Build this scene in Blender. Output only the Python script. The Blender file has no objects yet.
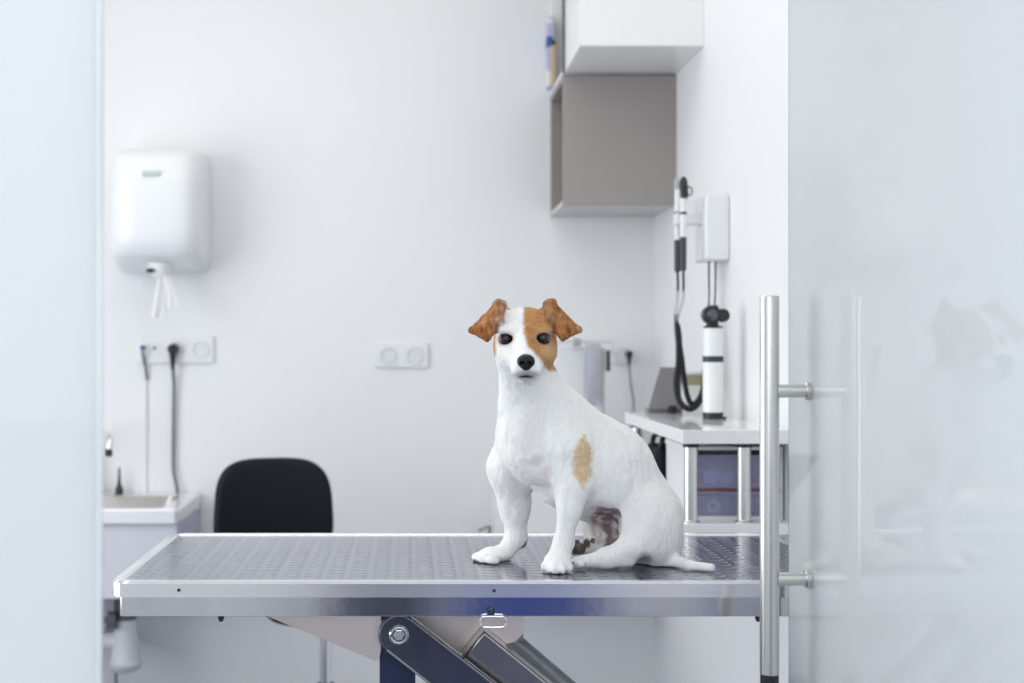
import bpy, bmesh, math, random
import numpy as np
from mathutils import Vector, Matrix

random.seed(7)
rng = np.random.default_rng(11)
S = bpy.context.scene
COL = S.collection

# ------------------------------------------------------------------ measuring
CAMZ = 1.28
F = 1440.0
VX, VY = 410.0, 345.0

def P(px, py, y):
    """point at depth y (metres from the camera plane) seen at photo pixel px, py"""
    return Vector(((px - VX) / F * y, y, CAMZ - (py - VY) / F * y))

# ------------------------------------------------------------------ materials
MATS = {}

def mat(name, color, rough=0.5, metal=0.0, var=0.0, vscale=8.0, bump=0.0, bscale=60.0,
        spec=0.5, aniso=None, coat=0.0, sss=0.0, translucent=0.0, transparent=0.0, stretch=None):
    if name in MATS:
        return MATS[name]
    m = bpy.data.materials.new(name)
    m.use_nodes = True
    nt = m.node_tree
    N, L = nt.nodes, nt.links
    bs = N['Principled BSDF']
    out = N['Material Output']
    bs.inputs['Base Color'].default_value = (*color, 1)
    bs.inputs['Roughness'].default_value = rough
    bs.inputs['Metallic'].default_value = metal
    bs.inputs['Specular IOR Level'].default_value = spec
    if coat:
        bs.inputs['Coat Weight'].default_value = coat
        bs.inputs['Coat Roughness'].default_value = 0.05
    if sss:
        bs.inputs['Subsurface Weight'].default_value = sss
        bs.inputs['Subsurface Radius'].default_value = (0.01, 0.006, 0.004)
    tc = N.new('ShaderNodeTexCoord')
    mp = N.new('ShaderNodeMapping')
    L.new(tc.outputs['Object'], mp.inputs['Vector'])
    if stretch:
        mp.inputs['Scale'].default_value = stretch
    nz = N.new('ShaderNodeTexNoise')
    nz.inputs['Scale'].default_value = vscale
    nz.inputs['Detail'].default_value = 4
    L.new(mp.outputs['Vector'], nz.inputs['Vector'])
    if var > 0:
        mx = N.new('ShaderNodeMix')
        mx.data_type = 'RGBA'
        mx.inputs[6].default_value = (*[max(0, c * (1 - var)) for c in color], 1)
        mx.inputs[7].default_value = (*[min(1, c * (1 + var)) for c in color], 1)
        L.new(nz.outputs['Fac'], mx.inputs[0])
        L.new(mx.outputs[2], bs.inputs['Base Color'])
    if bump > 0:
        n2 = N.new('ShaderNodeTexNoise')
        n2.inputs['Scale'].default_value = bscale
        n2.inputs['Detail'].default_value = 3
        L.new(mp.outputs['Vector'], n2.inputs['Vector'])
        bp = N.new('ShaderNodeBump')
        bp.inputs['Strength'].default_value = bump
        bp.inputs['Distance'].default_value = 0.002
        L.new(n2.outputs['Fac'], bp.inputs['Height'])
        L.new(bp.outputs['Normal'], bs.inputs['Normal'])
    last = bs.outputs['BSDF']
    if translucent > 0:
        tr = N.new('ShaderNodeBsdfTranslucent')
        tr.inputs['Color'].default_value = (*color, 1)
        ms = N.new('ShaderNodeMixShader')
        ms.inputs[0].default_value = translucent
        L.new(last, ms.inputs[1]); L.new(tr.outputs[0], ms.inputs[2])
        last = ms.outputs[0]
    if transparent > 0:
        tp = N.new('ShaderNodeBsdfTransparent')
        tp.inputs['Color'].default_value = (0.93, 0.93, 0.98, 1)
        ms = N.new('ShaderNodeMixShader')
        ms.inputs[0].default_value = transparent
        L.new(last, ms.inputs[1]); L.new(tp.outputs[0], ms.inputs[2])
        last = ms.outputs[0]
    L.new(last, out.inputs['Surface'])
    MATS[name] = m
    return m

WALL = mat('painted_wall', (0.86, 0.865, 0.875), 0.6, var=0.012, vscale=3, bump=0.15, bscale=180)
WALL_CORR = mat('corridor_wall', (0.78, 0.77, 0.75), 0.7, var=0.02, vscale=3)
FLOOR = mat('vinyl_floor', (0.20, 0.22, 0.30), 0.35, var=0.06, vscale=14)
CEIL = mat('ceiling_paint', (0.88, 0.88, 0.87), 0.8)
WHITE_LAM = mat('white_laminate', (0.88, 0.88, 0.865), 0.25, var=0.01)
WHITE_PLASTIC = mat('white_plastic', (0.84, 0.85, 0.86), 0.28)
CERAMIC = mat('white_ceramic', (0.85, 0.85, 0.87), 0.12, coat=0.4)
GREY_LAM = mat('taupe_laminate', (0.33, 0.30, 0.285), 0.45, var=0.03, vscale=5)
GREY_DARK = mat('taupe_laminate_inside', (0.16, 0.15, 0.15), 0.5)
BLACK = mat('black_plastic', (0.012, 0.013, 0.016), 0.35)
BLACK_FAB = mat('black_upholstery', (0.003, 0.005, 0.009), 0.7, spec=0.3, var=0.2, vscale=400, bump=0.25, bscale=500)
RUBBER = mat('black_rubber', (0.007, 0.008, 0.011), 0.45, spec=0.3)
STEEL = mat('brushed_steel', (0.70, 0.70, 0.73), 0.12, 1.0, var=0.12, vscale=14, bump=0.16, bscale=14)
STEEL_DK = mat('dark_steel', (0.17, 0.175, 0.21), 0.20, 1.0, var=0.45, vscale=11, bump=0.08, bscale=60)
STEEL_WARM = mat('satin_steel_plate', (0.74, 0.66, 0.61), 0.38, 1.0, var=0.08, vscale=6)
STEEL_OLIVE = mat('bronzed_steel', (0.34, 0.32, 0.31), 0.22, 1.0, var=0.25, vscale=8)
CHROME = mat('chrome', (0.82, 0.82, 0.84), 0.08, 1.0)
SATIN = mat('satin_stainless', (0.70, 0.69, 0.67), 0.27, 1.0, var=0.03, vscale=10)
RIM = mat('polished_rim', (0.88, 0.88, 0.90), 0.16, 0.75, bump=0.03, bscale=12)
NAVY_STEEL = mat('navy_painted_steel', (0.035, 0.05, 0.11), 0.3, 0.4)
GREY_CAST = mat('grey_cast_metal', (0.36, 0.38, 0.40), 0.5, 0.6, var=0.3, vscale=40, bump=0.6, bscale=60)
TRAP = mat('white_trap_plastic', (0.78, 0.78, 0.82), 0.35)
NUT = mat('grey_nut_plastic', (0.16, 0.16, 0.18), 0.4)
PAPER = mat('tissue_paper', (0.92, 0.92, 0.92), 0.9, translucent=0.3, bump=0.3, bscale=40)
GREEN_BOT = mat('dark_green_plastic', (0.006, 0.03, 0.025), 0.2)
CORD_GREY = mat('grey_cord', (0.17, 0.175, 0.185), 0.45)
CORD_CLEAR = mat('clear_sheath', (0.55, 0.56, 0.58), 0.2)
BLUE_PLUG = mat('blue_plug_plastic', (0.05, 0.12, 0.32), 0.35)
HOLE = mat('dark_hole', (0.03, 0.035, 0.03), 0.8)
SOCKET_IN = mat('socket_shade', (0.78, 0.79, 0.80), 0.5)
NAMEPL = mat('pale_green_print', (0.55, 0.62, 0.60), 0.5)
LAPTOP = mat('grey_laptop_shell', (0.26, 0.25, 0.26), 0.35, 0.3, var=0.05)
DRAWER_PL = mat('lavender_clear_plastic', (0.56, 0.56, 0.78), 0.15, transparent=0.68)
DRAWER_EDGE = mat('lavender_drawer_rim', (0.30, 0.29, 0.45), 0.3)
BROWN_TAPE = mat('brown_red_strip', (0.22, 0.08, 0.05), 0.5)
BLUE_ROLL = mat('pale_blue_bandage', (0.32, 0.45, 0.75), 0.7, bump=0.3, bscale=200)
PINK_ROLL = mat('beige_pink_bandage', (0.70, 0.52, 0.45), 0.7, bump=0.3, bscale=200)
WHITE_ROLL = mat('white_tape', (0.8, 0.8, 0.84), 0.6)
DARK_BOX = mat('slate_box', (0.09, 0.09, 0.13), 0.5, var=0.2, vscale=30)
CARD_GREEN = mat('yellow_green_card', (0.40, 0.40, 0.22), 0.6)
LAV_BAG = mat('lavender_bag_film', (0.83, 0.83, 0.89), 0.3, translucent=0.3, bump=0.5, bscale=25)
LENS = mat('lens_glass', (0.05, 0.06, 0.08), 0.05, coat=1.0)
BINDER_BLUE = mat('blue_print', (0.03, 0.12, 0.42), 0.4)
LAV_PAPER = mat('lavender_print', (0.52, 0.55, 0.75), 0.5)
TAN_PAPER = mat('tan_card', (0.55, 0.42, 0.30), 0.6)
BLUE_SLAB = mat('blue_slab_paint', (0.03, 0.07, 0.34), 0.4)  # colour of the added blue slab mirrored in the table edge
WOOD_WARM = mat('warm_wood', (0.48, 0.28, 0.16), 0.45, var=0.15, vscale=4)
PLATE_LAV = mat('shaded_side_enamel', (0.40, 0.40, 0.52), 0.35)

def glass_material():
    m = bpy.data.materials.new('satin_glass')
    m.use_nodes = True
    N, L = m.node_tree.nodes, m.node_tree.links
    bs = N['Principled BSDF']
    bs.inputs['Base Color'].default_value = (0.83, 0.86, 0.86, 1)
    bs.inputs['Roughness'].default_value = 0.03
    bs.inputs['IOR'].default_value = 1.40
    tr = N.new('ShaderNodeBsdfTranslucent')
    tr.inputs['Color'].default_value = (0.86, 0.89, 0.895, 1)
    ms = N.new('ShaderNodeMixShader')
    ms.inputs[0].default_value = 0.35
    L.new(bs.outputs[0], ms.inputs[1]); L.new(tr.outputs[0], ms.inputs[2])
    gl = N.new('ShaderNodeBsdfGlossy')
    gl.inputs['Roughness'].default_value = 0.02
    fr = N.new('ShaderNodeFresnel'); fr.inputs['IOR'].default_value = 1.12
    m2 = N.new('ShaderNodeMixShader')
    L.new(fr.outputs[0], m2.inputs[0])
    L.new(ms.outputs[0], m2.inputs[1]); L.new(gl.outputs[0], m2.inputs[2])
    L.new(m2.outputs[0], N['Material Output'].inputs['Surface'])
    return m
GLASS = glass_material()
GLASS_EDGE = mat('glass_edge', (0.80, 0.87, 0.88), 0.15, coat=0.5)
GLASS_TEAL = mat('green_glass_edge', (0.01, 0.12, 0.14), 0.1, coat=1.0)

def mat_mat():
    """glossy table mat with embossed rows of crescents"""
    m = bpy.data.materials.new('embossed_table_mat')
    m.use_nodes = True
    N, L = m.node_tree.nodes, m.node_tree.links
    bs = N['Principled BSDF']
    def math_(op, a, b=None, c=None):
        n = N.new('ShaderNodeMath'); n.operation = op
        for i, v in enumerate((a, b, c)):
            if v is None: continue
            if isinstance(v, (int, float)): n.inputs[i].default_value = v
            else: L.new(v, n.inputs[i])
        return n.outputs[0]
    tc = N.new('ShaderNodeTexCoord')
    sp = N.new('ShaderNodeSeparateXYZ'); L.new(tc.outputs['Object'], sp.inputs[0])
    tx, ty = 0.031, 0.050
    u = math_('MULTIPLY', math_('SUBTRACT', math_('FRACT', math_('DIVIDE', math_('ADD', sp.outputs[0], 5.0), tx)), 0.5), tx)
    vv = math_('FRACT', math_('DIVIDE', math_('ADD', sp.outputs[1], 5.0), ty / 2))
    v = math_('MULTIPLY', math_('SUBTRACT', vv, 0.2), ty / 2)
    # crescent: |sqrt(u^2 + (v-c)^2) - R| small, flat arcs open to the back
    R = 0.0105
    dd = math_('SUBTRACT', math_('SQRT', math_('ADD', math_('MULTIPLY', u, u), math_('POWER', math_('SUBTRACT', v, R), 2.0))), R)
    arc = math_('SUBTRACT', 1.0, math_('MINIMUM', math_('DIVIDE', math_('ABSOLUTE', dd), 0.0034), 1.0))
    lim = math_('MULTIPLY', math_('LESS_THAN', math_('ABSOLUTE', u), 0.0125), math_('LESS_THAN', v, R + 0.001))
    h = math_('MULTIPLY', math_('SMOOTH_MIN', arc, 0.9, 0.1), lim)
    nz = N.new('ShaderNodeTexNoise'); nz.inputs['Scale'].default_value = 60
    L.new(tc.outputs['Object'], nz.inputs['Vector'])
    h2 = math_('ADD', h, math_('MULTIPLY', nz.outputs['Fac'], 0.08))
    bp = N.new('ShaderNodeBump'); bp.inputs['Strength'].default_value = 0.75; bp.inputs['Distance'].default_value = 0.0018
    L.new(h2, bp.inputs['Height']); L.new(bp.outputs[0], bs.inputs['Normal'])
    bs.inputs['Base Color'].default_value = (0.325, 0.33, 0.39, 1)
    bs.inputs['Metallic'].default_value = 1.0
    bs.inputs['Roughness'].default_value = 0.17
    return m
MAT_TOP = mat_mat()

# ------------------------------------------------------------------ objects
def wloc(o):
    v = Vector((0, 0, 0))
    while o is not None:
        v += o.location
        o = o.parent
    return v

def obj(name, bm, m, parent=None, smooth=True, angle=35):
    bmesh.ops.recalc_face_normals(bm, faces=bm.faces)
    if parent is not None:
        bmesh.ops.translate(bm, verts=bm.verts, vec=-wloc(parent))
        org = Vector((0, 0, 0))
    else:
        org = Vector((0, 0, 0))
        if bm.verts:
            lo = Vector([min(v.co[i] for v in bm.verts) for i in range(3)])
            hi = Vector([max(v.co[i] for v in bm.verts) for i in range(3)])
            org = Vector(((lo.x + hi.x) / 2, (lo.y + hi.y) / 2, lo.z))
            bmesh.ops.translate(bm, verts=bm.verts, vec=-org)
    me = bpy.data.meshes.new(name)
    bm.to_mesh(me); bm.free()
    if smooth:
        me.polygons.foreach_set('use_smooth', [True] * len(me.polygons))
        me.set_sharp_from_angle(angle=math.radians(angle))
    for mm in (m if isinstance(m, (list, tuple)) else [m]):
        me.materials.append(mm)
    o = bpy.data.objects.new(name, me)
    if smooth and angle == 35:
        wn = o.modifiers.new('weighted_normal', 'WEIGHTED_NORMAL'); wn.keep_sharp = True; wn.weight = 80
    o.location = org
    COL.objects.link(o)
    o.parent = parent
    return o

def thing(name, label, cat, loc, group=None):
    o = bpy.data.objects.new(name, None)
    o.empty_display_size = 0.05
    COL.objects.link(o)
    o.location = loc
    o['label'] = label; o['category'] = cat
    if group: o['group'] = group
    return o

def tag(o, label, cat, group=None):
    o['label'] = label; o['category'] = cat
    if group: o['group'] = group
    return o

def struct(o, label=None, cat=None):
    o['kind'] = 'structure'
    if label: o['label'] = label
    if cat: o['category'] = cat
    return o

# ------------------------------------------------------------------ shape helpers
def NB(): return bmesh.new()

def add_box(bm, lo, hi, r=0.0, seg=2, M=None):
    lo, hi = Vector(lo), Vector(hi)
    t = bmesh.new()
    bmesh.ops.create_cube(t, size=1.0)
    for v in t.verts:
        v.co = Vector([(lo[i] + hi[i]) / 2 + v.co[i] * (hi[i] - lo[i]) for i in range(3)])
    if r > 0:
        bmesh.ops.bevel(t, geom=list(t.edges), offset=r, segments=seg, profile=0.5, affect='EDGES')
    if M is not None:
        bmesh.ops.transform(t, matrix=M, verts=t.verts)
    merge(bm, t)
    return bm

def merge(bm, t):
    me = bpy.data.meshes.new('tmp')
    t.to_mesh(me); t.free()
    bm.from_mesh(me)
    bpy.data.meshes.remove(me)

def frame_of(d):
    d = d.normalized()
    up = Vector((0, 0, 1)) if abs(d.z) < 0.9 else Vector((1, 0, 0))
    a = d.cross(up).normalized()
    b = a.cross(d).normalized()
    return a, b

def add_cyl(bm, p0, p1, r0, r1=None, n=28, bev=0.0):
    """closed round bar; small chamfer rings at both ends"""
    p0, p1 = Vector(p0), Vector(p1)
    r1 = r0 if r1 is None else r1
    d = p1 - p0
    L = d.length
    a, b = frame_of(d)
    dn = d.normalized()
    prof = [(0, r0 - bev), (bev, r0), (L - bev, r1), (L, r1 - bev)] if bev > 0 else [(0, r0), (L, r1)]
    rings = []
    for (s, r) in prof:
        rings.append([bm.verts.new(p0 + dn * s + (a * math.cos(2 * math.pi * k / n) + b * math.sin(2 * math.pi * k / n)) * r) for k in range(n)])
    for i in range(len(rings) - 1):
        for k in range(n):
            bm.faces.new((rings[i][k], rings[i][(k + 1) % n], rings[i + 1][(k + 1) % n], rings[i + 1][k]))
    bm.faces.new(rings[0][::-1]); bm.faces.new(rings[-1])
    return bm

def add_lathe(bm, base, prof, n=36, axis=Vector((0, 0, 1)), cap=True):
    """prof: list of (radius, height) turned about axis from base"""
    axis = Vector(axis).normalized()
    base = Vector(base)
    a, b = frame_of(axis)
    rings = []
    for (r, h) in prof:
        rings.append([bm.verts.new(base + axis * h + (a * math.cos(2 * math.pi * k / n) + b * math.sin(2 * math.pi * k / n)) * max(r, 1e-4)) for k in range(n)])
    for i in range(len(rings) - 1):
        for k in range(n):
            bm.faces.new((rings[i][k], rings[i][(k + 1) % n], rings[i + 1][(k + 1) % n], rings[i + 1][k]))
    if cap:
        bm.faces.new(rings[0][::-1]); bm.faces.new(rings[-1])
    return bm

def catmull(pts, sub=8):
    pts = [Vector(p) for p in pts]
    out = []
    n = len(pts)
    for i in range(n - 1):
        p0 = pts[max(i - 1, 0)]; p1 = pts[i]; p2 = pts[i + 1]; p3 = pts[min(i + 2, n - 1)]
        for k in range(sub):
            t = k / sub
            out.append(0.5 * ((2 * p1) + (p2 - p0) * t + (2 * p0 - 5 * p1 + 4 * p2 - p3) * t * t + (-p0 + 3 * p1 - 3 * p2 + p3) * t ** 3))
    out.append(pts[-1])
    return out

def add_tube(bm, pts, r, n=10, sub=8, closed=False, rs=None):
    path = catmull(pts, sub) if sub > 1 else [Vector(p) for p in pts]
    m = len(path)
    rings = []
    a = None
    for i, p in enumerate(path):
        if closed:
            d = path[(i + 1) % m] - path[i - 1]
        else:
            d = path[min(i + 1, m - 1)] - path[max(i - 1, 0)]
        if d.length < 1e-9: d = Vector((0, 0, 1))
        d.normalize()
        if a is None:
            a, b = frame_of(d)
        else:
            a = (a - d * a.dot(d)).normalized()
            b = d.cross(a)
        rr = r if rs is None else float(np.interp(i / (m - 1), np.linspace(0, 1, len(rs)), rs))
        rings.append([bm.verts.new(p + (a * math.cos(2 * math.pi * k / n) + b * math.sin(2 * math.pi * k / n)) * rr) for k in range(n)])
    cnt = m if closed else m - 1
    for i in range(cnt):
        A, B = rings[i], rings[(i + 1) % m]
        for k in range(n):
            bm.faces.new((A[k], A[(k + 1) % n], B[(k + 1) % n], B[k]))
    if not closed:
        bm.faces.new(rings[0][::-1]); bm.faces.new(rings[-1])
    return bm

def rrect(x0, y0, x1, y1, r, n=6):
    pts = []
    for (cx, cy, a0) in ((x1 - r, y1 - r, 0), (x0 + r, y1 - r, 90), (x0 + r, y0 + r, 180), (x1 - r, y0 + r, 270)):
        for k in range(n + 1):
            a = math.radians(a0 + 90 * k / n)
            pts.append((cx + r * math.cos(a), cy + r * math.sin(a)))
    return pts

def add_prism(bm, poly, fn, d0, d1, bev=0.0, seg=2):
    """poly of 2-D points; fn(a, b, d) -> world point; extruded from d0 to d1"""
    t = bmesh.new()
    A = [t.verts.new(fn(a, b, d0)) for a, b in poly]
    B = [t.verts.new(fn(a, b, d1)) for a, b in poly]
    n = len(poly)
    f0 = t.faces.new(A); f1 = t.faces.new(B[::-1])
    for k in range(n):
        t.faces.new((A[k], B[k], B[(k + 1) % n], A[(k + 1) % n]))
    bmesh.ops.recalc_face_normals(t, faces=t.faces)
    if bev > 0:
        es = list(set(f0.edges) | set(f1.edges))
        bmesh.ops.bevel(t, geom=es, offset=bev, segments=seg, profile=0.5, affect='EDGES')
    merge(bm, t)
    return bm

def XY(z0=0): return lambda a, b, d: Vector((a, b, z0 + d))
def XZ(): return lambda a, b, d: Vector((a, d, b))

def add_ball(bm, c, r, seg=24, rings=16, scale=(1, 1, 1), M=None):
    t = bmesh.new()
    bmesh.ops.create_uvsphere(t, u_segments=seg, v_segments=rings, radius=r)
    for v in t.verts:
        v.co = Vector((v.co.x * scale[0], v.co.y * scale[1], v.co.z * scale[2]))
    if M is not None:
        bmesh.ops.transform(t, matrix=M, verts=t.verts)
    bmesh.ops.translate(t, verts=t.verts, vec=Vector(c))
    merge(bm, t)
    return bm

def add_torus(bm, c, R, r, axis=(0, -1, 0), n=36, m=10, sx=1.0):
    c = Vector(c); axis = Vector(axis).normalized()
    a, b = frame_of(axis)
    pts = [c + a * math.cos(2 * math.pi * k / n) * R * sx + b * math.sin(2 * math.pi * k / n) * R for k in range(n)]
    return add_tube(bm, pts, r, n=m, sub=1, closed=True)

# ================================================================== THE ROOM
YB = 4.24            # back wall
XR = 0.72            # right wall
XL = -1.75           # left wall
CEILZ = 2.75
Y0 = 1.10            # doorway plane

def wall(name, lo, hi, m, label):
    return struct(obj(name, add_box(NB(), lo, hi), m, smooth=False), label, 'wall')

struct(obj('floor', add_box(NB(), (-3.0, -2.3, -0.05), (3.0, YB + 0.1, 0.0)), FLOOR, smooth=False), 'grey vinyl floor of the treatment room', 'floor')
struct(obj('ceiling', add_box(NB(), (-3.0, -2.3, CEILZ), (3.0, YB + 0.1, CEILZ + 0.05)), CEIL, smooth=False), 'white ceiling of the treatment room', 'ceiling')
wall('wall_back', (-3.0, YB, 0), (3.0, YB + 0.1, CEILZ), WALL, 'white back wall behind the chair and the dog')
wall('wall_right', (XR, Y0 + 0.05, 0), (XR + 0.1, YB, CEILZ), WALL, 'white right wall carrying the instrument holder')
wall('wall_left', (XL - 0.1, Y0 + 0.05, 0), (XL, YB, CEILZ), WALL, 'white left wall hidden beyond the glass panel')
# the corridor the photographer stands in
wall('wall_behind', (-3.0, -2.4, 0), (3.0, -2.3, CEILZ), WALL_CORR, 'corridor wall opposite the treatment room')
dn = struct(obj('reflected_slab_dark', add_box(NB(), (-0.34, -2.3, 0), (0.10, -2.26, 2.05), 0.004), mat('dark_slab_paint', (0.02, 0.022, 0.05), 0.4)), 'unseen navy slab behind the viewer, added for the table steel to reflect', 'door')  # unseen dark slab, added to give the table steel a navy reflection
dn3 = struct(obj('reflected_slab_blue', add_box(NB(), (0.20, -2.3, 0), (0.80, -2.26, 2.05), 0.004), BLUE_SLAB), 'unseen blue slab behind the viewer, added for its reflection in the table', 'door')  # second unseen slab, added as the bluer part of that reflection
bm = NB(); add_cyl(bm, (0.70, -2.26, 1.0), (0.70, -2.20, 1.0), 0.009); add_cyl(bm, (0.70, -2.20, 1.0), (0.58, -2.20, 1.0), 0.009)
obj('door_handle', bm, SATIN, dn3)  # lever on the added blue slab
bm = NB(); add_cyl(bm, (-0.02, -2.26, 1.0), (-0.02, -2.20, 1.0), 0.009); add_cyl(bm, (-0.02, -2.20, 1.0), (-0.14, -2.20, 1.0), 0.009)
obj('door_handle', bm, SATIN, dn)  # lever on the added dark slab

# frosted panel left of the doorway
gp = struct(obj('window_1', add_box(NB(), (-1.75, Y0, 0.0), (-0.2385, Y0 + 0.010, CEILZ - 0.02), 0.0008, 1), GLASS), 'frosted glass panel fixed left of the doorway', 'glass panel')
obj('edge_strip', add_box(NB(), (-0.2385, Y0 + 0.0004, 0.0), (-0.2365, Y0 + 0.0096, CEILZ - 0.02)), GLASS_EDGE, gp)

# the open frosted glass door, swung into the room
th = math.radians(4.3)
nrm = Vector((math.cos(th), math.sin(th), 0))        # away from the room
tng = Vector((math.sin(th), -math.cos(th), 0))       # towards the hinge
far = Vector((0.5005, 1.903, 0))
Mdoor = Matrix(((tng.x, nrm.x, 0, far.x), (tng.y, nrm.y, 0, far.y), (0, 0, 1, 0), (0, 0, 0, 1)))
door = struct(obj('door_1', add_box(NB(), (0.0, 0.0, 0.012), (0.815, 0.010, 2.30), 0.0008, 1, M=Mdoor), GLASS), 'open frosted glass door with a long steel bar handle', 'glass door')
obj('edge_strip', add_box(NB(), (-0.0022, 0.0005, 0.012), (0.0, 0.0095, 2.30), M=Mdoor), GLASS_TEAL, door)
D = lambda s, d, z: Mdoor @ Vector((s, d, z))
dh = None
zt = CAMZ + (345 - 296) / F * 1.822
zb = CAMZ + (345 - 674) / F * 1.822
zs1 = CAMZ + (345 - 391) / F * 1.822
zs2 = CAMZ + (345 - 579) / F * 1.822
sH, off = 0.080, -0.0525
bm = NB(); add_cyl(bm, D(sH, off, zb), D(sH, off, zt), 0.0122, n=40, bev=0.001)
dh = obj('door_handle', bm, SATIN, door)
for z in (zs1, zs2):
    bm = NB()
    add_cyl(bm, D(sH, off + 0.005, z), D(sH, -0.004, z), 0.0085, n=28)
    add_cyl(bm, D(sH, -0.007, z), D(sH, 0.0, z), 0.0115, n=28, bev=0.001)
    obj('standoff', bm, SATIN, dh)
bm = NB(); add_cyl(bm, D(sH, off, zb - 0.09), D(sH, off, zb + 0.001), 0.0116, n=32)
obj('end_sleeve', bm, BLACK, dh)
# handle on the outer face
bm = NB(); add_cyl(bm, D(sH, 0.0625, zb), D(sH, 0.0625, zt), 0.0122, n=32, bev=0.001)
for z in (zs1, zs2):
    add_cyl(bm, D(sH, 0.0098, z), D(sH, 0.058, z), 0.0085, n=20)
obj('outer_handle', bm, SATIN, door)

# ================================================================== EXAMINATION TABLE
TZ = 0.9605
TY0, TY1 = 1.9333, 2.4333
TX0, TX1 = -0.405, 0.620
tb = thing('examination_table', 'long steel veterinary examination table the dog sits on', 'table', (0.1075, 2.183, 0))

def ring_prism(bm, outer, inner, z0, z1, ch=0.0015):
    n = len(outer)
    def ringv(pts, z): return [bm.verts.new((x, y, z)) for x, y in pts]
    def scale(pts, d):
        cx = sum(p[0] for p in pts) / n; cy = sum(p[1] for p in pts) / n
        return [(x - d * (1 if x > cx else -1), y - d * (1 if y > cy else -1)) for x, y in pts]
    loops = [ringv(outer, z0), ringv(outer, z1 - ch), ringv(scale(outer, ch), z1), ringv(scale(inner, -ch), z1), ringv(inner, z1 - ch), ringv(inner, z0)]
    for i in range(len(loops)):
        A, B = loops[i], loops[(i + 1) % len(loops)]
        for k in range(n):
            bm.faces.new((A[k], A[(k + 1) % n], B[(k + 1) % n], B[k]))
    return bm

out = rrect(TX0, TY0, TX1, TY1, 0.030, 8)
inn = rrect(TX0 + 0.017, TY0 + 0.017, TX1 - 0.017, TY1 - 0.017, 0.016, 8)
obj('rim_frame', ring_prism(NB(), out, inn, TZ - 0.0195, TZ + 0.0022, 0.0035), RIM, tb)
mt = obj('table_mat', add_prism(NB(), rrect(TX0 + 0.0175, TY0 + 0.0175, TX1 - 0.0175, TY1 - 0.0175, 0.0155, 8), XY(), TZ - 0.012, TZ), MAT_TOP, tb)
ap = obj('apron', add_prism(NB(), rrect(TX0 + 0.0125, TY0 + 0.010, TX1 - 0.0125, TY1 - 0.010, 0.006, 6), XY(), TZ - 0.047, TZ - 0.0203, 0.001), STEEL, tb)
def bolt(px, py, y, r=0.0028, parent=None, m=BLACK):
    p = P(px, py, y)
    bm = NB(); add_cyl(bm, p, p + Vector((0, -0.003, 0)), r, n=12, bev=0.0005)
    return obj('screw', bm, m, parent or tb)
bolt(179, 590, TY0 + 0.0005, 0.0022); bolt(494, 590.5, TY0 + 0.0005, 0.0022)
for px in (221, 758):
    p = P(px, 617, 1.955)
    bm = NB(); add_cyl(bm, p + Vector((0, 0, 0.004)), p + Vector((0, 0, -0.003)), 0.0042, n=14); add_cyl(bm, p + Vector((0, 0, -0.002)), p + Vector((0, 0, -0.006)), 0.0028, n=10)
    obj('bolt', bm, BLACK, tb)
# hanging wire latch
c = P(493, 622, 1.936)
bm = NB()
pts = []
for k in range(36):
    a = 2 * math.pi * k / 36
    x = 0.0105 * (1 if math.cos(a) > 0 else -1) if abs(math.cos(a)) > 1e-6 else 0
    pts.append(c + Vector((x + 0.0072 * math.cos(a), 0, 0.0072 * math.sin(a))))
add_tube(bm, pts, 0.0014, n=8, sub=1, closed=True)
obj('latch_ring', bm, CHROME, tb)
bm = NB(); add_ball(bm, P(491, 611.5, 1.940), 0.0055, scale=(1, 0.35, 1.2)); obj('latch_button', bm, NAVY_STEEL, tb)

ZU = TZ - 0.047      # underside
def plate(name, poly, y0, y1, m, bev=0.0008):
    pts = []
    for px, py in poly:
        q = P(px, py, y0); pts.append((q.x, min(q.z, ZU)))
    return obj(name, add_prism(NB(), pts, XZ(), y0, y1, bev), m, tb)
plate('gusset_plate', [(266, 616), (381, 616), (381, 650), (379, 660), (376, 661)], 1.985, 1.990, STEEL_WARM)
plate('mounting_plate', [(405, 616), (524, 616), (523, 634), (516, 642), (470, 652), (405, 660)], 2.045, 2.050, STEEL_WARM)
# upright leg down to the base
q0, q1 = P(379.5, 617, 2.0), P(415.5, 617, 2.0)
obj('leg', add_box(NB(), (q0.x, 2.000, 0.05), (q1.x, 2.030, ZU), 0.002), NAVY_STEEL, tb)
# lifting arms
def arm(p0, p1, hw, y0, y1, m, name, round0=True, round1=True, bev=0.0035):
    d = Vector((p1.x - p0.x, p1.z - p0.z)).normalized()
    nn = Vector((-d.y, d.x))
    pts = []
    c0, c1 = Vector((p0.x, p0.z)), Vector((p1.x, p1.z))
    K = 12
    if round1:
        for k in range(K + 1):
            a = -math.pi / 2 + math.pi * k / K
            pts.append(tuple(c1 + d * math.cos(a) * hw + nn * math.sin(a) * hw))
    else:
        pts += [tuple(c1 - nn * hw), tuple(c1 + nn * hw)]
    if round0:
        for k in range(K + 1):
            a = math.pi / 2 + math.pi * k / K
            pts.append(tuple(c0 + d * math.cos(a) * hw + nn * math.sin(a) * hw))
    else:
        pts += [tuple(c0 + nn * hw), tuple(c0 - nn * hw)]
    return obj(name, add_prism(NB(), pts, XZ(), y0, y1, bev, 3), m, tb)
a0 = P(399, 634.5, 1.965)
dirv = Vector((0.788, 0, -0.616))
a1 = a0 + dirv * 0.70
fa = arm(a0, a1, 0.0285, 1.962, 1.984, STEEL_DK, 'lift_arm')
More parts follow.
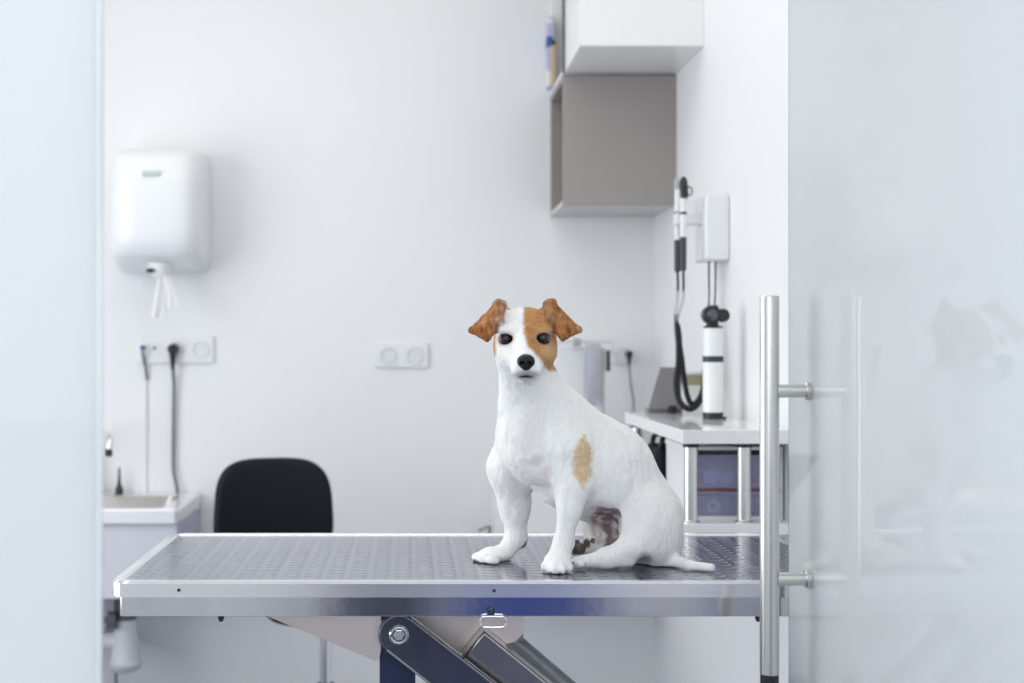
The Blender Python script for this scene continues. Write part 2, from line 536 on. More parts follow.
# raised polished edges along the arm
for s in (-1, 1):
    nn = Vector((0.616, 0, 0.788)) * s * 0.0262
    bm = NB(); add_tube(bm, [a0 + nn + Vector((0, -0.0035, 0)) , a1 + nn + Vector((0, -0.0035, 0))], 0.0015, n=8, sub=1)
    obj('edge_bead', bm, mat('bright_bead', (0.8, 0.8, 0.82), 0.45, 0.6), fa)
bm = NB()
add_cyl(bm, a0 + Vector((0, 0.0, 0)), a0 + Vector((0, -0.006, 0)), 0.0135, n=32, bev=0.0015)
obj('pivot_washer', bm, CHROME, fa)
bm = NB()
add_cyl(bm, a0 + Vector((0, -0.005, 0)), a0 + Vector((0, -0.011, 0)), 0.0075, n=6, bev=0.001)
add_torus(bm, a0 + Vector((0, -0.0062, 0)), 0.0105, 0.0012)
obj('pivot_bolt', bm, SATIN, fa)
b0 = P(473, 643, 2.01)
b1 = b0 + Vector((0.776, 0, -0.63)) * 0.55
arm(b0, b1, 0.0240, 2.000, 2.043, STEEL_OLIVE, 'rear_lift_arm', round0=False, bev=0.004)
# actuator and its bracket
bm = NB(); u0, u1 = P(500, 616, 2.13), P(523, 641, 2.13)
add_box(bm, (u0.x, 2.12, u1.z), (u1.x, 2.16, ZU), 0.003)
obj('actuator_bracket', bm, GREY_CAST, tb)
bm = NB(); add_cyl(bm, P(508, 636, 2.14), P(508, 636, 2.14) + Vector((0.70, 0, -0.60)).normalized() * 0.40, 0.013, n=24, bev=0.002)
obj('actuator', bm, GREY_CAST, tb)
# knee links back to the base frame
e0 = Vector((-0.25, 0, 0.065))
arm(a1, e0, 0.026, 1.990, 2.010, STEEL_DK, 'lower_lift_arm')
arm(b1, Vector((0.05, 0, 0.065)), 0.020, 2.046, 2.07, STEEL_DK, 'lower_lift_arm')
bm = NB(); ax = a1; add_cyl(bm, (a1.x, 1.955, a1.z), (a1.x, 2.30, a1.z), 0.012); obj('knee_shaft', bm, CHROME, tb)
bm = NB()
for y in (1.99, 2.33): add_box(bm, (-0.33, y, 0.0), (0.55, y + 0.05, 0.05), 0.004)
for x in (-0.33, 0.50): add_box(bm, (x, 2.04, 0.0), (x + 0.05, 2.33, 0.045), 0.003)
obj('base_frame', bm, STEEL_DK, tb)
bm = NB(); add_box(bm, (q0.x, 2.335, 0.05), (q1.x, 2.365, ZU), 0.002); obj('leg', bm, STEEL_DK, tb)

# ================================================================== DOG (one continuous surface grown from a distance field)
class Field:
    def __init__(s, lo, hi, h):
        s.h = h; s.lo = np.array(lo, float)
        s.n = np.ceil((np.array(hi) - s.lo) / h).astype(int) + 1
        s.ax = [s.lo[i] + h * np.arange(s.n[i]) for i in range(3)]
        s.d = np.full(tuple(s.n), 1.0, np.float32)
    def sub(s, lo, hi, m):
        sl = []
        for i in range(3):
            a = int(max(0, math.floor((lo[i] - m - s.lo[i]) / s.h)))
            b = int(min(s.n[i], math.ceil((hi[i] + m - s.lo[i]) / s.h) + 1))
            sl.append(slice(a, max(a, b)))
        g = np.meshgrid(*[s.ax[i][sl[i]] for i in range(3)], indexing='ij', sparse=True)
        return tuple(sl), g
    def add(s, prim, k=0.012, cut=False):
        fn, lo, hi = prim
        sl, g = s.sub(lo, hi, k + 0.03)
        v = fn(*g).astype(np.float32)
        c = s.d[sl]
        if cut:
            v = -v
            h = np.clip(0.5 - 0.5 * (c - v) / k, 0, 1)
            s.d[sl] = c * (1 - h) + v * h + k * h * (1 - h)
        else:
            h = np.clip(0.5 + 0.5 * (c - v) / k, 0, 1)
            s.d[sl] = c * (1 - h) + v * h - k * h * (1 - h)
    def sample(s, p):
        q = (np.asarray(p, float) - s.lo) / s.h
        i = np.clip(q.astype(int), 0, s.n - 2); f = q - i
        r = 0
        for dx in (0, 1):
            for dy in (0, 1):
                for dz in (0, 1):
                    w = (f[..., 0] if dx else 1 - f[..., 0]) * (f[..., 1] if dy else 1 - f[..., 1]) * (f[..., 2] if dz else 1 - f[..., 2])
                    r = r + w * s.d[i[..., 0] + dx, i[..., 1] + dy, i[..., 2] + dz]
        return r

def cone(a, b, r1, r2, sy=1.0):
    a = np.array(a, float); b = np.array(b, float)
    cy = (a[1] + b[1]) / 2
    def fn(x, y, z):
        yy = cy + (y - cy) / sy
        ay = cy + (a[1] - cy) ; by = cy + (b[1] - cy)
        ba = b - a
        px, py, pz = x - a[0], yy - ay, z - a[2]
        t = np.clip((px * ba[0] + py * ba[1] + pz * ba[2]) / max(ba @ ba, 1e-12), 0, 1)
        d = np.sqrt((px - ba[0] * t) ** 2 + (py - ba[1] * t) ** 2 + (pz - ba[2] * t) ** 2) - (r1 + (r2 - r1) * t)
        return d * min(sy, 1.0) if sy != 1.0 else d
    R = max(r1, r2) * max(1, sy)
    return fn, np.minimum(a, b) - R, np.maximum(a, b) + R

def ell(c, r, rot=None):
    c = np.array(c, float); r = np.array(r, float)
    Rm = np.array(rot.to_3x3().inverted()) if rot is not None else np.eye(3)
    def fn(x, y, z):
        px, py, pz = x - c[0], y - c[1], z - c[2]
        q = [Rm[i, 0] * px + Rm[i, 1] * py + Rm[i, 2] * pz for i in range(3)]
        k0 = np.sqrt(sum((q[i] / r[i]) ** 2 for i in range(3)))
        k1 = np.sqrt(sum((q[i] / r[i] ** 2) ** 2 for i in range(3))) + 1e-9
        return k0 * (k0 - 1) / k1
    R = r.max()
    return fn, c - R, c + R

def tri(a, b, c, th):
    a, b, c = [np.array(v, float) for v in (a, b, c)]
    ba, cb, ac = b - a, c - b, a - c
    nor = np.cross(ba, ac)
    def seg(px, py, pz, o, e):
        qx, qy, qz = px - o[0], py - o[1], pz - o[2]
        t = np.clip((qx * e[0] + qy * e[1] + qz * e[2]) / (e @ e), 0, 1)
        return (qx - e[0] * t) ** 2 + (qy - e[1] * t) ** 2 + (qz - e[2] * t) ** 2
    def side(px, py, pz, o, e):
        m = np.cross(e, nor)
        return np.sign(m[0] * (px - o[0]) + m[1] * (py - o[1]) + m[2] * (pz - o[2]))
    def fn(x, y, z):
        s = side(x, y, z, a, ba) + side(x, y, z, b, cb) + side(x, y, z, c, ac)
        e2 = np.minimum(np.minimum(seg(x, y, z, a, ba), seg(x, y, z, b, cb)), seg(x, y, z, c, ac))
        pl = (nor[0] * (x - a[0]) + nor[1] * (y - a[1]) + nor[2] * (z - a[2])) ** 2 / (nor @ nor)
        return np.sqrt(np.where(s < 2, e2, pl)) - th
    return fn, np.minimum(np.minimum(a, b), c) - th, np.maximum(np.maximum(a, b), c) + th

def surface_nets(fl):
    d = fl.d; inside = d < 0
    nx, ny, nz = d.shape
    cnt = np.zeros((nx - 1, ny - 1, nz - 1), np.int8)
    for dx in (0, 1):
        for dy in (0, 1):
            for dz in (0, 1):
                cnt += inside[dx:nx - 1 + dx, dy:ny - 1 + dy, dz:nz - 1 + dz]
    act = (cnt > 0) & (cnt < 8)
    ci = np.argwhere(act)
    idx = np.full(act.shape, -1, np.int64)
    idx[act] = np.arange(len(ci))
    acc = np.zeros((len(ci), 3)); w = np.zeros(len(ci))
    corners = [(a, b, c) for a in (0, 1) for b in (0, 1) for c in (0, 1)]
    for A in corners:
        for i in range(3):
            if A[i] == 0:
                B = list(A); B[i] = 1
                va = d[ci[:, 0] + A[0], ci[:, 1] + A[1], ci[:, 2] + A[2]]
                vb = d[ci[:, 0] + B[0], ci[:, 1] + B[1], ci[:, 2] + B[2]]
                m = (va < 0) != (vb < 0)
                t = np.where(m, va / np.where(m, va - vb, 1), 0)
                pt = np.array(A, float)[None, :] + np.zeros((len(ci), 3)); pt[:, i] += t
                acc[m] += pt[m]; w[m] += 1
    V = fl.lo + (ci + acc / w[:, None]) * fl.h
    quads = []
    for ax in range(3):
        o1, o2 = (ax + 1) % 3, (ax + 2) % 3
        s0 = [slice(None)] * 3; s1 = [slice(None)] * 3
        s0[ax] = slice(0, -1); s1[ax] = slice(1, None)
        a = inside[tuple(s0)]; b = inside[tuple(s1)]
        e = np.argwhere(a != b)
        e = e[(e[:, o1] > 0) & (e[:, o2] > 0) & (e[:, o1] < d.shape[o1] - 1) & (e[:, o2] < d.shape[o2] - 1)]
        fl_ = a[e[:, 0], e[:, 1], e[:, 2]]
        def cell(k1, k2):
            q = e.copy(); q[:, o1] -= k1; q[:, o2] -= k2
            return idx[q[:, 0], q[:, 1], q[:, 2]]
        q = np.stack([cell(1, 1), cell(0, 1), cell(0, 0), cell(1, 0)], 1)
        q[~fl_] = q[~fl_][:, ::-1]
        quads.append(q)
    return V, np.concatenate(quads)

def mesh_from(name, V, Q, m, parent=None, smooth_iter=0):
    me = bpy.data.meshes.new(name)
    me.vertices.add(len(V)); me.vertices.foreach_set('co', V.astype(np.float32).ravel())
    me.loops.add(Q.size); me.loops.foreach_set('vertex_index', Q.astype(np.int32).ravel())
    me.polygons.add(len(Q)); me.polygons.foreach_set('loop_start', np.arange(0, Q.size, 4, dtype=np.int32))
    me.polygons.foreach_set('loop_total', np.full(len(Q), 4, np.int32))
    me.update(calc_edges=True); me.validate()
    me.polygons.foreach_set('use_smooth', np.ones(len(me.polygons), bool))
    me.materials.append(m)
    o = bpy.data.objects.new(name, me)
    COL.objects.link(o); o.parent = parent
    return o

def smooth_v(V, Q, it=2, lam=0.5):
    E = np.concatenate([Q[:, [0, 1]], Q[:, [1, 2]], Q[:, [2, 3]], Q[:, [3, 0]]])
    E = np.concatenate([E, E[:, ::-1]])
    n = len(V); deg = np.bincount(E[:, 0], minlength=n).astype(float)
    for _ in range(it):
        acc = np.stack([np.bincount(E[:, 0], weights=V[E[:, 1], i], minlength=n) for i in range(3)], 1)
        V = V + lam * (acc / deg[:, None] - V)
    return V

K = lambda y: y / F          # metres per pixel at depth y
fd = Field((0.065, 1.925, TZ - 0.012), (0.475, 2.245, 1.352), 0.0021)
H = 2.04                     # head depth
def add(a, k=0.012, cut=False): fd.add(a, k, cut)
def C(p, q, r1, r2, k=0.014, sy=1.0):
    a, b = P(*p), P(*q); add(cone(a, b, r1 * K(p[2]), r2 * K(q[2]), sy), k)
def E_(p, r, k=0.014, rot=None):
    add(ell(P(*p), [v * K(p[2]) for v in r], rot), k)

# trunk
C((551, 442, 2.098), (602, 473, 2.112), 44.5, 45, 0.03, 0.95)
C((602, 473, 2.112), (643, 518, 2.122), 45, 41, 0.03, 0.98)
add(ell(P(606, 536, 2.070), (27 * K(2.07), 0.046, 27 * K(2.07))), 0.022, cut=True)
C((528, 372, 2.062), (546, 427, 2.092), 26, 41, 0.03)
E_((531, 448, 2.055), (27, 20, 34), 0.03)                 # breast
E_((520, 424, 2.075), (17, 24, 32), 0.03)
# saddle between neck and back
C((561, 414, 2.095), (620, 460, 2.112), 19, 22, 0.03)
E_((557, 485, 2.098), (19, 26, 20), 0.022)                # sternum
# far (right) foreleg
C((519, 440, 2.125), (512.5, 468, 2.138), 19.5, 21, 0.034)
C((510, 469, 2.140), (515.5, 508, 2.148), 22, 14.5, 0.018)
C((515, 508, 2.148), (516, 538, 2.150), 13.5, 9.5, 0.014)
C((516, 538, 2.150), (505, 552, 2.143), 9.5, 8.5, 0.012)
E_((495, 554.5, 2.130), (17, 14, 7.5), 0.012)
for (dx, dy, yy) in ((478, 557.5, 2.142), (478.5, 558.8, 2.126), (484, 560, 2.108), (493, 560.5, 2.098)):
    E_((dx, dy, yy), (7, 6.5, 5.2), 0.005)
E_((523, 543, 2.155), (3, 3, 4.5), 0.006)                 # carpal pad
# near (left) foreleg
C((567, 452, 2.045), (573, 485, 2.036), 23, 15, 0.025)
C((573, 485, 2.036), (570, 508, 2.035), 14, 11, 0.02)
C((570, 508, 2.035), (563, 544, 2.040), 11, 9, 0.014)
C((563, 544, 2.040), (559, 556, 2.036), 9.2, 9.5, 0.012)
E_((557, 562, 2.030), (13.5, 15, 8.5), 0.012)
for (dx, dy, yy) in ((546.5, 567, 2.022), (553.5, 569, 2.008), (561.5, 569, 2.008), (567.5, 567.5, 2.020)):
    E_((dx, dy, yy), (5.6, 9, 6), 0.0045)
# near hind leg
E_((652, 527, 2.074), (29, 24, 38), 0.020)
C((645, 510, 2.074), (637, 543, 2.057), 20, 16, 0.02)
C((634, 547, 2.055), (606, 556, 2.052), 11, 8.2, 0.012)
C((631, 560, 2.056), (606, 559, 2.052), 7.0, 8, 0.010)
C((606, 559, 2.052), (584, 561, 2.060), 7.8, 6.8, 0.010)
for (dx, dy, yy) in ((577, 561.5, 2.070), (576.5, 562.3, 2.056), (580, 563, 2.044)):
    E_((dx, dy, yy), (6, 6, 4.6), 0.005)
# rump on the table
E_((650, 545, 2.120), (30, 32, 20), 0.025)
# far hind leg, sole turned to the viewer
C((628, 520, 2.165), (594, 522, 2.165), 22, 11, 0.016)
C((592, 522, 2.165), (596, 546, 2.140), 11, 10, 0.012)
C((612, 549, 2.135), (590, 549, 2.122), 10, 8.5, 0.012)
E_((581, 548, 2.112), (9.5, 9, 10), 0.008)
for (dx, dy) in ((575, 542), (572.5, 549), (576, 555)):
    E_((dx, dy, 2.110), (5, 6, 4.6), 0.004)
add(ell(P(645, 568, 2.045), (8 * K(2.05), 0.045, 10 * K(2.05))), 0.010, cut=True)
# tail
C((655, 551, 2.105), (668, 560, 2.080), 10, 7.2, 0.016)
C((668, 560, 2.080), (690, 566, 2.045), 7.0, 5.4, 0.008)
C((690, 566, 2.045), (711, 568, 2.025), 5.4, 4.6, 0.006)

# head
E_((525, 333, 2.055), (30, 33, 26), 0.014)                # skull
E_((525, 345, 2.045), (29, 30, 25), 0.014)
E_((509.5, 353, 2.035), (14, 24, 15), 0.014); E_((541.5, 352, 2.035), (14, 24, 14.5), 0.014)   # cheeks
C((525.5, 355, 2.022), (526, 367.5, 1.978), 19, 12.5, 0.018)    # muzzle
E_((519.5, 370, 1.976), (7.8, 10, 7.2), 0.012); E_((532.5, 370, 1.976), (7.8, 10, 7.2), 0.012)   # lips
E_((526, 379.5, 1.986), (9, 14, 4.6), 0.006)              # chin
C((525, 334, 2.006), (525.7, 357, 1.972), 7.5, 6.5, 0.012)      # bridge
E_((506, 330, 2.012), (9, 6, 4), 0.012); E_((543, 330, 2.012), (9, 6, 4), 0.012)   # brows
C((512, 366, 2.05), (513, 402, 2.062), 11, 13, 0.016)
# ears
EAR = []
def earpart(pts, th):
    a, b, c = [P(*p) for p in pts]
    pr = tri(a, b, c, th); EAR.append(pr); add(pr, 0.0075)
earF = [(502.5, 304.5, 2.050), (497.5, 303, 2.044), (470.5, 330.5, 2.020), (487.5, 340.5, 2.008), (500.5, 322, 2.012)]
def mir(p): return (1050 - p[0], p[1] - 0.5, p[2])
for side in (0, 1):
    g = [mir(p) if side else p for p in earF]
    earpart((g[0], g[1], g[4]), 0.0036)
    earpart((g[1], g[2], g[4]), 0.0032)
    earpart((g[2], g[3], g[4]), 0.0032)
    base = [(507, 311, 2.062), (502, 326, 2.050)]
    base = [mir(p) if side else p for p in base]
    earpart((g[0], base[0], base[1]), 0.0042)
    earpart((g[1], g[0], base[1]), 0.0038)
# eye sockets
for (ex, ey) in ((505.8, 339.2), (543, 338.8)):
    pass

def first_hit(px, py, y0=1.93, y1=2.2):
    ys = np.arange(y0, y1, 0.0004)
    pts = np.stack([(px - VX) / F * ys, ys, CAMZ - (py - VY) / F * ys], -1)
    v = fd.sample(pts)
    i = np.argmax(v < 0)
    return float(ys[i])
EYES = []
for (ex, ey) in ((505.8, 339.2), (543, 338.8)):
    y = first_hit(ex, ey)
    c = P(ex, ey, y + 0.0052)
    EYES.append(c)
    sg = -1 if ex < 525 else 1
    fd.add(ell(c + Vector((0, -0.006, -0.0003)), (0.0094, 0.012, 0.0060), Matrix.Rotation(sg * 0.16, 4, 'Y')), 0.0022, cut=True)
# mouth crease
fd.add(cone(P(516, 377.2, 1.966), P(526, 374.2, 1.952), 0.0016, 0.0016), 0.002, cut=True)
fd.add(cone(P(536, 377.2, 1.966), P(526, 374.2, 1.952), 0.0016, 0.0016), 0.002, cut=True)
# toe grooves are left by the small k; flatten the underside on the table
zz = fd.ax[2][None, None, :]
fd.d = np.maximum(fd.d, (TZ + 0.0012 - zz).astype(np.float32))

V, Q = surface_nets(fd)
V = smooth_v(V, Q, 3, 0.5)

# fur tufts: ripple the surface along its normals
def grad(p, e=0.003):
    g = np.stack([fd.sample(p + np.eye(3)[i] * e) - fd.sample(p - np.eye(3)[i] * e) for i in range(3)], 1)
    return g / (np.linalg.norm(g, axis=1)[:, None] + 1e-9)
# --- coat colours, in the dog's own coordinates
def noise3(p, s, seed=0):
    """cheap smooth value noise"""
    r = np.random.default_rng(seed)
    tab = r.random(4096)
    q = p * s
    i = np.floor(q).astype(int); f = q - i
    f = f * f * (3 - 2 * f)
    o = 0
    for dx in (0, 1):
        for dy in (0, 1):
            for dz in (0, 1):
                hsh = ((i[:, 0] + dx) * 374761 + (i[:, 1] + dy) * 668265 + (i[:, 2] + dz) * 2246822) & 4095
                w = (f[:, 0] if dx else 1 - f[:, 0]) * (f[:, 1] if dy else 1 - f[:, 1]) * (f[:, 2] if dz else 1 - f[:, 2])
                o = o + w * tab[hsh]
    return o
Nn = grad(V)
tuft = (noise3(V * np.array([1, 1, 0.35]), 330, 31) - 0.5) * 0.0016 + (noise3(V * np.array([1, 1, 0.4]), 95, 32) - 0.5) * 0.0030 * np.clip((1.235 - V[:, 2]) / 0.05, 0.15, 1) * np.clip((V[:, 2] - TZ) / 0.06, 0, 1)
V = V + Nn * tuft[:, None] * np.clip((V[:, 2] - TZ - 0.004) / 0.01, 0, 1)[:, None]
u = VX + V[:, 0] / V[:, 1] * F
v = VY + (CAMZ - V[:, 2]) / V[:, 1] * F
yy = V[:, 1]
n1 = noise3(V, 90, 1) - 0.5; n2 = noise3(V, 260, 2) - 0.5; n3 = noise3(V, 28, 3) - 0.5
wob = n1 * 5 + n2 * 3.5
def sst(a, b, x):
    t = np.clip((x - a) / (b - a), 0, 1); return t * t * (3 - 2 * t)
col = np.tile(np.array([0.91, 0.905, 0.89]), (len(V), 1))
def blend(c, m):
    global col
    col = col * (1 - m[:, None]) + np.array(c)[None, :] * m[:, None] if np.ndim(c) == 1 else col * (1 - m[:, None]) + c * m[:, None]
# thin coat: grey-pink skin showing on the breast and flank
blend([0.70, 0.64, 0.65], sst(0.05, 0.45, n3) * 0.22 * sst(395, 415, v) * sst(525, 505, v))
# small freckles in the coat
fr = noise3(V, 70, 9); blend([0.60, 0.57, 0.58], sst(0.80, 0.90, fr) * 0.25 * (v > 395))
# pink and grey on the chest
for (cu, cv, ru, rv, cc, st) in ((523, 436, 10, 30, [0.76, 0.71, 0.76], .35), (535, 460, 8, 6, [0.55, 0.52, 0.56], .5), (547, 470, 7, 6, [0.80, 0.62, 0.55], .4), (516, 466, 10, 5, [0.62, 0.58, 0.57], .35), (543, 487, 12, 6, [0.72, 0.62, 0.62], .3)):
    blend(cc, st * sst(1.2, 0.3, np.hypot((u - cu) / ru, (v - cv) / rv) + n1 * 0.6) * (yy < 2.12))
# head
head = (v < 376) & (yy < 2.16) & (u > 460) & (u < 590)
bx = np.interp(v, [300, 330, 338, 347, 352, 359, 366, 374], [523, 523, 525, 528, 534, 540, 544, 551])
patch = sst(-2.0, 2.5, u - bx + wob * 0.45) * head * sst(2, -2, v - 371 + wob * 0.5) * (u < 575) * (yy < 2.062)
tan = np.array([0.50, 0.245, 0.085])[None, :] + (n2 * 0.14 + n1 * 0.10)[:, None] * np.array([1, 0.7, 0.4])[None, :]
lite = sst(10, 2, np.hypot((u - 549) / 1.2, (v - 352) / 1.2)) * 0.45 + sst(9, 2, np.abs(v - 331) + np.abs(u - 545) * 0.5) * 0.25
tan = tan * (1 - lite[:, None]) + np.array([0.72, 0.52, 0.31])[None, :] * lite[:, None]
tan = np.clip(tan, 0.02, 1)
blend(tan, patch)
lf = sst(497.5, 494.0, u + wob * 0.25) * head * (v > 318) * (v < 357)
blend(tan, lf)
lt = sst(508, 502, u + (v - 309) * 0.2 + wob * 0.4) * head * (v < 327)
blend([0.55, 0.34, 0.18], lt * 0.85)
bk = sst(2.062, 2.085, yy + n1 * 0.012) * (v < 350) * head
blend(tan, bk)
# ears
ed = np.full(len(V), 1.0)
for fn, lo, hi in EAR:
    ed = np.minimum(ed, fn(V[:, 0], V[:, 1], V[:, 2]))
em = sst(0.0045, 0.0012, ed)
st_ = noise3(V * np.array([1, 0.4, 0.35]), 420, 5) - 0.5
earc = np.array([0.35, 0.140, 0.042])[None, :] + (st_ * 0.30 + n1 * 0.14)[:, None] * np.array([1, 0.6, 0.3])[None, :]
eu = np.abs(u - 525)
inner = sst(29, 24, eu) * sst(303, 309, v)
earc = earc * (1 - 0.25 * inner[:, None]) + np.array([0.50, 0.34, 0.20])[None, :] * 0.25 * inner[:, None]
dark = sst(332, 341, v + n1 * 4) * 0.45 + sst(307, 302, v) * 0.45 + sst(34, 28, eu) * sst(308, 322, v) * 0.75
earc = earc * (1 - np.clip(dark, 0, 0.8)[:, None]) + np.array([0.10, 0.05, 0.035])[None, :] * np.clip(dark, 0, 0.8)[:, None]
blend(np.clip(earc, 0.015, 1), em)
# eye rims
for c in EYES:
    dd = np.sqrt((V[:, 0] - c.x) ** 2 + ((V[:, 2] - c.z) * 1.2) ** 2 + (0.6 * (V[:, 1] - c.y)) ** 2)
    blend([0.03, 0.025, 0.03], sst(0.0122, 0.0098, dd))
    blend([0.42, 0.33, 0.27], 0.35 * sst(0.018, 0.012, dd) * sst(0.010, 0.012, dd))
# muzzle shading, lips
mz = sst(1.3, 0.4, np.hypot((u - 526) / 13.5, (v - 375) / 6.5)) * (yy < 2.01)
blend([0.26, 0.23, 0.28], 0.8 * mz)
ln = sst(1.1, 0.5, np.hypot((u - 526) / 8.5, (v - 376.2 - np.abs(u - 526) * 0.12) / 1.8)) * (yy < 2.01)
blend([0.02, 0.02, 0.025], ln)
blend([0.45, 0.42, 0.46], 0.45 * sst(1.0, 0.6, np.hypot((u - 526) / 4.5, (v - 380.5) / 1.6)) * (yy < 2.0))
# shoulder patch
sc_ = np.interp(v, [434, 445, 462, 475, 488], [0, 7, 9.5, 8, 0]); cu = np.interp(v, [434, 460, 488], [584, 582, 583])
sp = sst(3, -2.5, np.abs(u - cu) - sc_ + wob * 0.6) * (v > 434) * (v < 489) * (yy < 2.09)
blend(np.clip(np.array([0.70, 0.51, 0.31])[None, :] + (n2 * 0.22)[:, None], 0, 1), sp * 0.92)
# mottled belly and inner thigh
bl = sst(3, -3, np.hypot((u - 609) / 1.0, (v - 524) / 1.25) - 19 + wob) * (yy > 2.058) * (u < 632) * (u > 586)
mot = noise3(V, 130, 21)
belly = np.where((mot > 0.5)[:, None], np.array([0.17, 0.12, 0.125])[None, :], np.array([0.36, 0.27, 0.275])[None, :])
belly = np.where((mot < 0.30)[:, None], np.array([0.62, 0.56, 0.56])[None, :], belly)
blend(belly, bl * 0.95)
blend([0.58, 0.52, 0.53], 0.5 * sst(12, 0, np.hypot((u - 600) / 1.6, v - 505)) * (yy > 2.02) * (u > 580))
blend([0.78, 0.72, 0.64], 0.5 * sst(16, 6, np.hypot(u - 592, (v - 535) / 1.2)) * (yy > 2.075))
# pads
for (cu, cv, ru, rv, y0) in ((580, 549.5, 6.5, 6.2, 2.08), (587, 543.5, 3.4, 5.2, 2.08), (576.5, 543, 4.0, 3.0, 2.08), (592.5, 540.5, 2.4, 2.6, 2.07), (574.5, 551, 3.4, 4.5, 2.08)):
    blend([0.075, 0.05, 0.045], 0.95 * sst(1.25, 0.8, np.hypot((u - cu) / ru, (v - cv) / rv) + n2 * 0.5) * (yy > y0))
blend([0.07, 0.06, 0.065], 0.9 * sst(1.2, 0.8, np.hypot((u - 523.5) / 3.2, (v - 544) / 4.5)) * (yy > 2.14))
# claws and toe shadows
for (cu, cv) in ((543.5, 571), (550.5, 573), (559.5, 573.5), (566.5, 572), (474, 560.5), (478, 562.5), (486, 564), (573, 563)):
    blend([0.25, 0.22, 0.21], 0.8 * sst(1.3, 0.6, np.hypot((u - cu) / 1.6, (v - cv) / 1.7)))
blend([0.50, 0.48, 0.56], 0.8 * sst(1.3, 0.5, np.hypot((u - 645) / 7, (v - 560) / 9)) * (yy < 2.14))

def fur_mat():
    m = bpy.data.materials.new('dog_coat')
    m.use_nodes = True
    N, L = m.node_tree.nodes, m.node_tree.links
    bs = N['Principled BSDF']
    at = N.new('ShaderNodeAttribute'); at.attribute_name = 'coat'
    tc = N.new('ShaderNodeTexCoord')
    mp = N.new('ShaderNodeMapping'); mp.inputs['Scale'].default_value = (1.0, 1.0, 0.28)
    mp.inputs['Rotation'].default_value = (0, 0.45, 0)
    L.new(tc.outputs['Object'], mp.inputs['Vector'])
    nz = N.new('ShaderNodeTexNoise'); nz.inputs['Scale'].default_value = 420; nz.inputs['Detail'].default_value = 3
    L.new(mp.outputs[0], nz.inputs['Vector'])
    mr = N.new('ShaderNodeMapRange'); mr.inputs[1].default_value = 0.25; mr.inputs[2].default_value = 0.75; mr.inputs[3].default_value = 0.92; mr.inputs[4].default_value = 1.04
    L.new(nz.outputs['Fac'], mr.inputs[0])
    mx = N.new('ShaderNodeVectorMath'); mx.operation = 'SCALE'
    L.new(at.outputs['Color'], mx.inputs[0]); L.new(mr.outputs[0], mx.inputs['Scale'])
    L.new(mx.outputs[0], bs.inputs['Base Color'])
    bp = N.new('ShaderNodeBump'); bp.inputs['Strength'].default_value = 0.30; bp.inputs['Distance'].default_value = 0.0012
    L.new(nz.outputs['Fac'], bp.inputs['Height']); L.new(bp.outputs[0], bs.inputs['Normal'])
    bs.inputs['Roughness'].default_value = 0.72
    bs.inputs['Specular IOR Level'].default_value = 0.25
    bs.inputs['Sheen Weight'].default_value = 0.15
    bs.inputs['Sheen Roughness'].default_value = 0.4
    return m
FUR = fur_mat()
DC = Vector((0.32, 2.10, TZ))
dog = mesh_from('dog', V - np.array(DC), Q, FUR)
dog.location = DC
at = dog.data.color_attributes.new('coat', 'FLOAT_COLOR', 'POINT')
at.data.foreach_set('color', np.concatenate([col, np.ones((len(col), 1))], 1).astype(np.float32).ravel())
tag(dog, 'white terrier puppy with brown ears sitting on the steel examination table', 'dog')
DOG_V, DOG_COL = V, col

def eye_mat():
    m = bpy.data.materials.new('dark_eye')
    m.use_nodes = True
    N, L = m.node_tree.nodes, m.node_tree.links
    bs = N['Principled BSDF']
    tc = N.new('ShaderNodeTexCoord')
    sp = N.new('ShaderNodeVectorMath'); sp.operation = 'LENGTH'
    mp = N.new('ShaderNodeMapping'); mp.inputs['Scale'].default_value = (1, 0, 1)
    L.new(tc.outputs['Object'], mp.inputs['Vector']); L.new(mp.outputs[0], sp.inputs[0])
    rp = N.new('ShaderNodeValToRGB')
    e = rp.color_ramp.elements
    e[0].position = 0.42; e[0].color = (0.004, 0.004, 0.006, 1)
    e[1].position = 0.55; e[1].color = (0.045, 0.022, 0.012, 1)
    e2 = rp.color_ramp.elements.new(0.80); e2.color = (0.02, 0.012, 0.01, 1)
    mu = N.new('ShaderNodeMath'); mu.operation = 'MULTIPLY'; mu.inputs[1].default_value = 1 / 0.0082
    L.new(sp.outputs['Value'], mu.inputs[0]); L.new(mu.outputs[0], rp.inputs[0])
    L.new(rp.outputs[0], bs.inputs['Base Color'])
    bs.inputs['Roughness'].default_value = 0.12
    bs.inputs['Specular IOR Level'].default_value = 0.5
    return m
EYE = eye_mat()
for c in EYES:
    bm = NB(); add_ball(bm, (0, 0, 0), 0.0090, 32, 20)
    me = bpy.data.meshes.new('eye'); bm.to_mesh(me); bm.free()
    me.polygons.foreach_set('use_smooth', [True] * len(me.polygons))
    me.materials.append(EYE)
    o = bpy.data.objects.new('eye', me); COL.objects.link(o); o.parent = dog; o.location = c + Vector((0, 0.0012, 0)) - DC
    o['label'] = 'dark glossy eye'
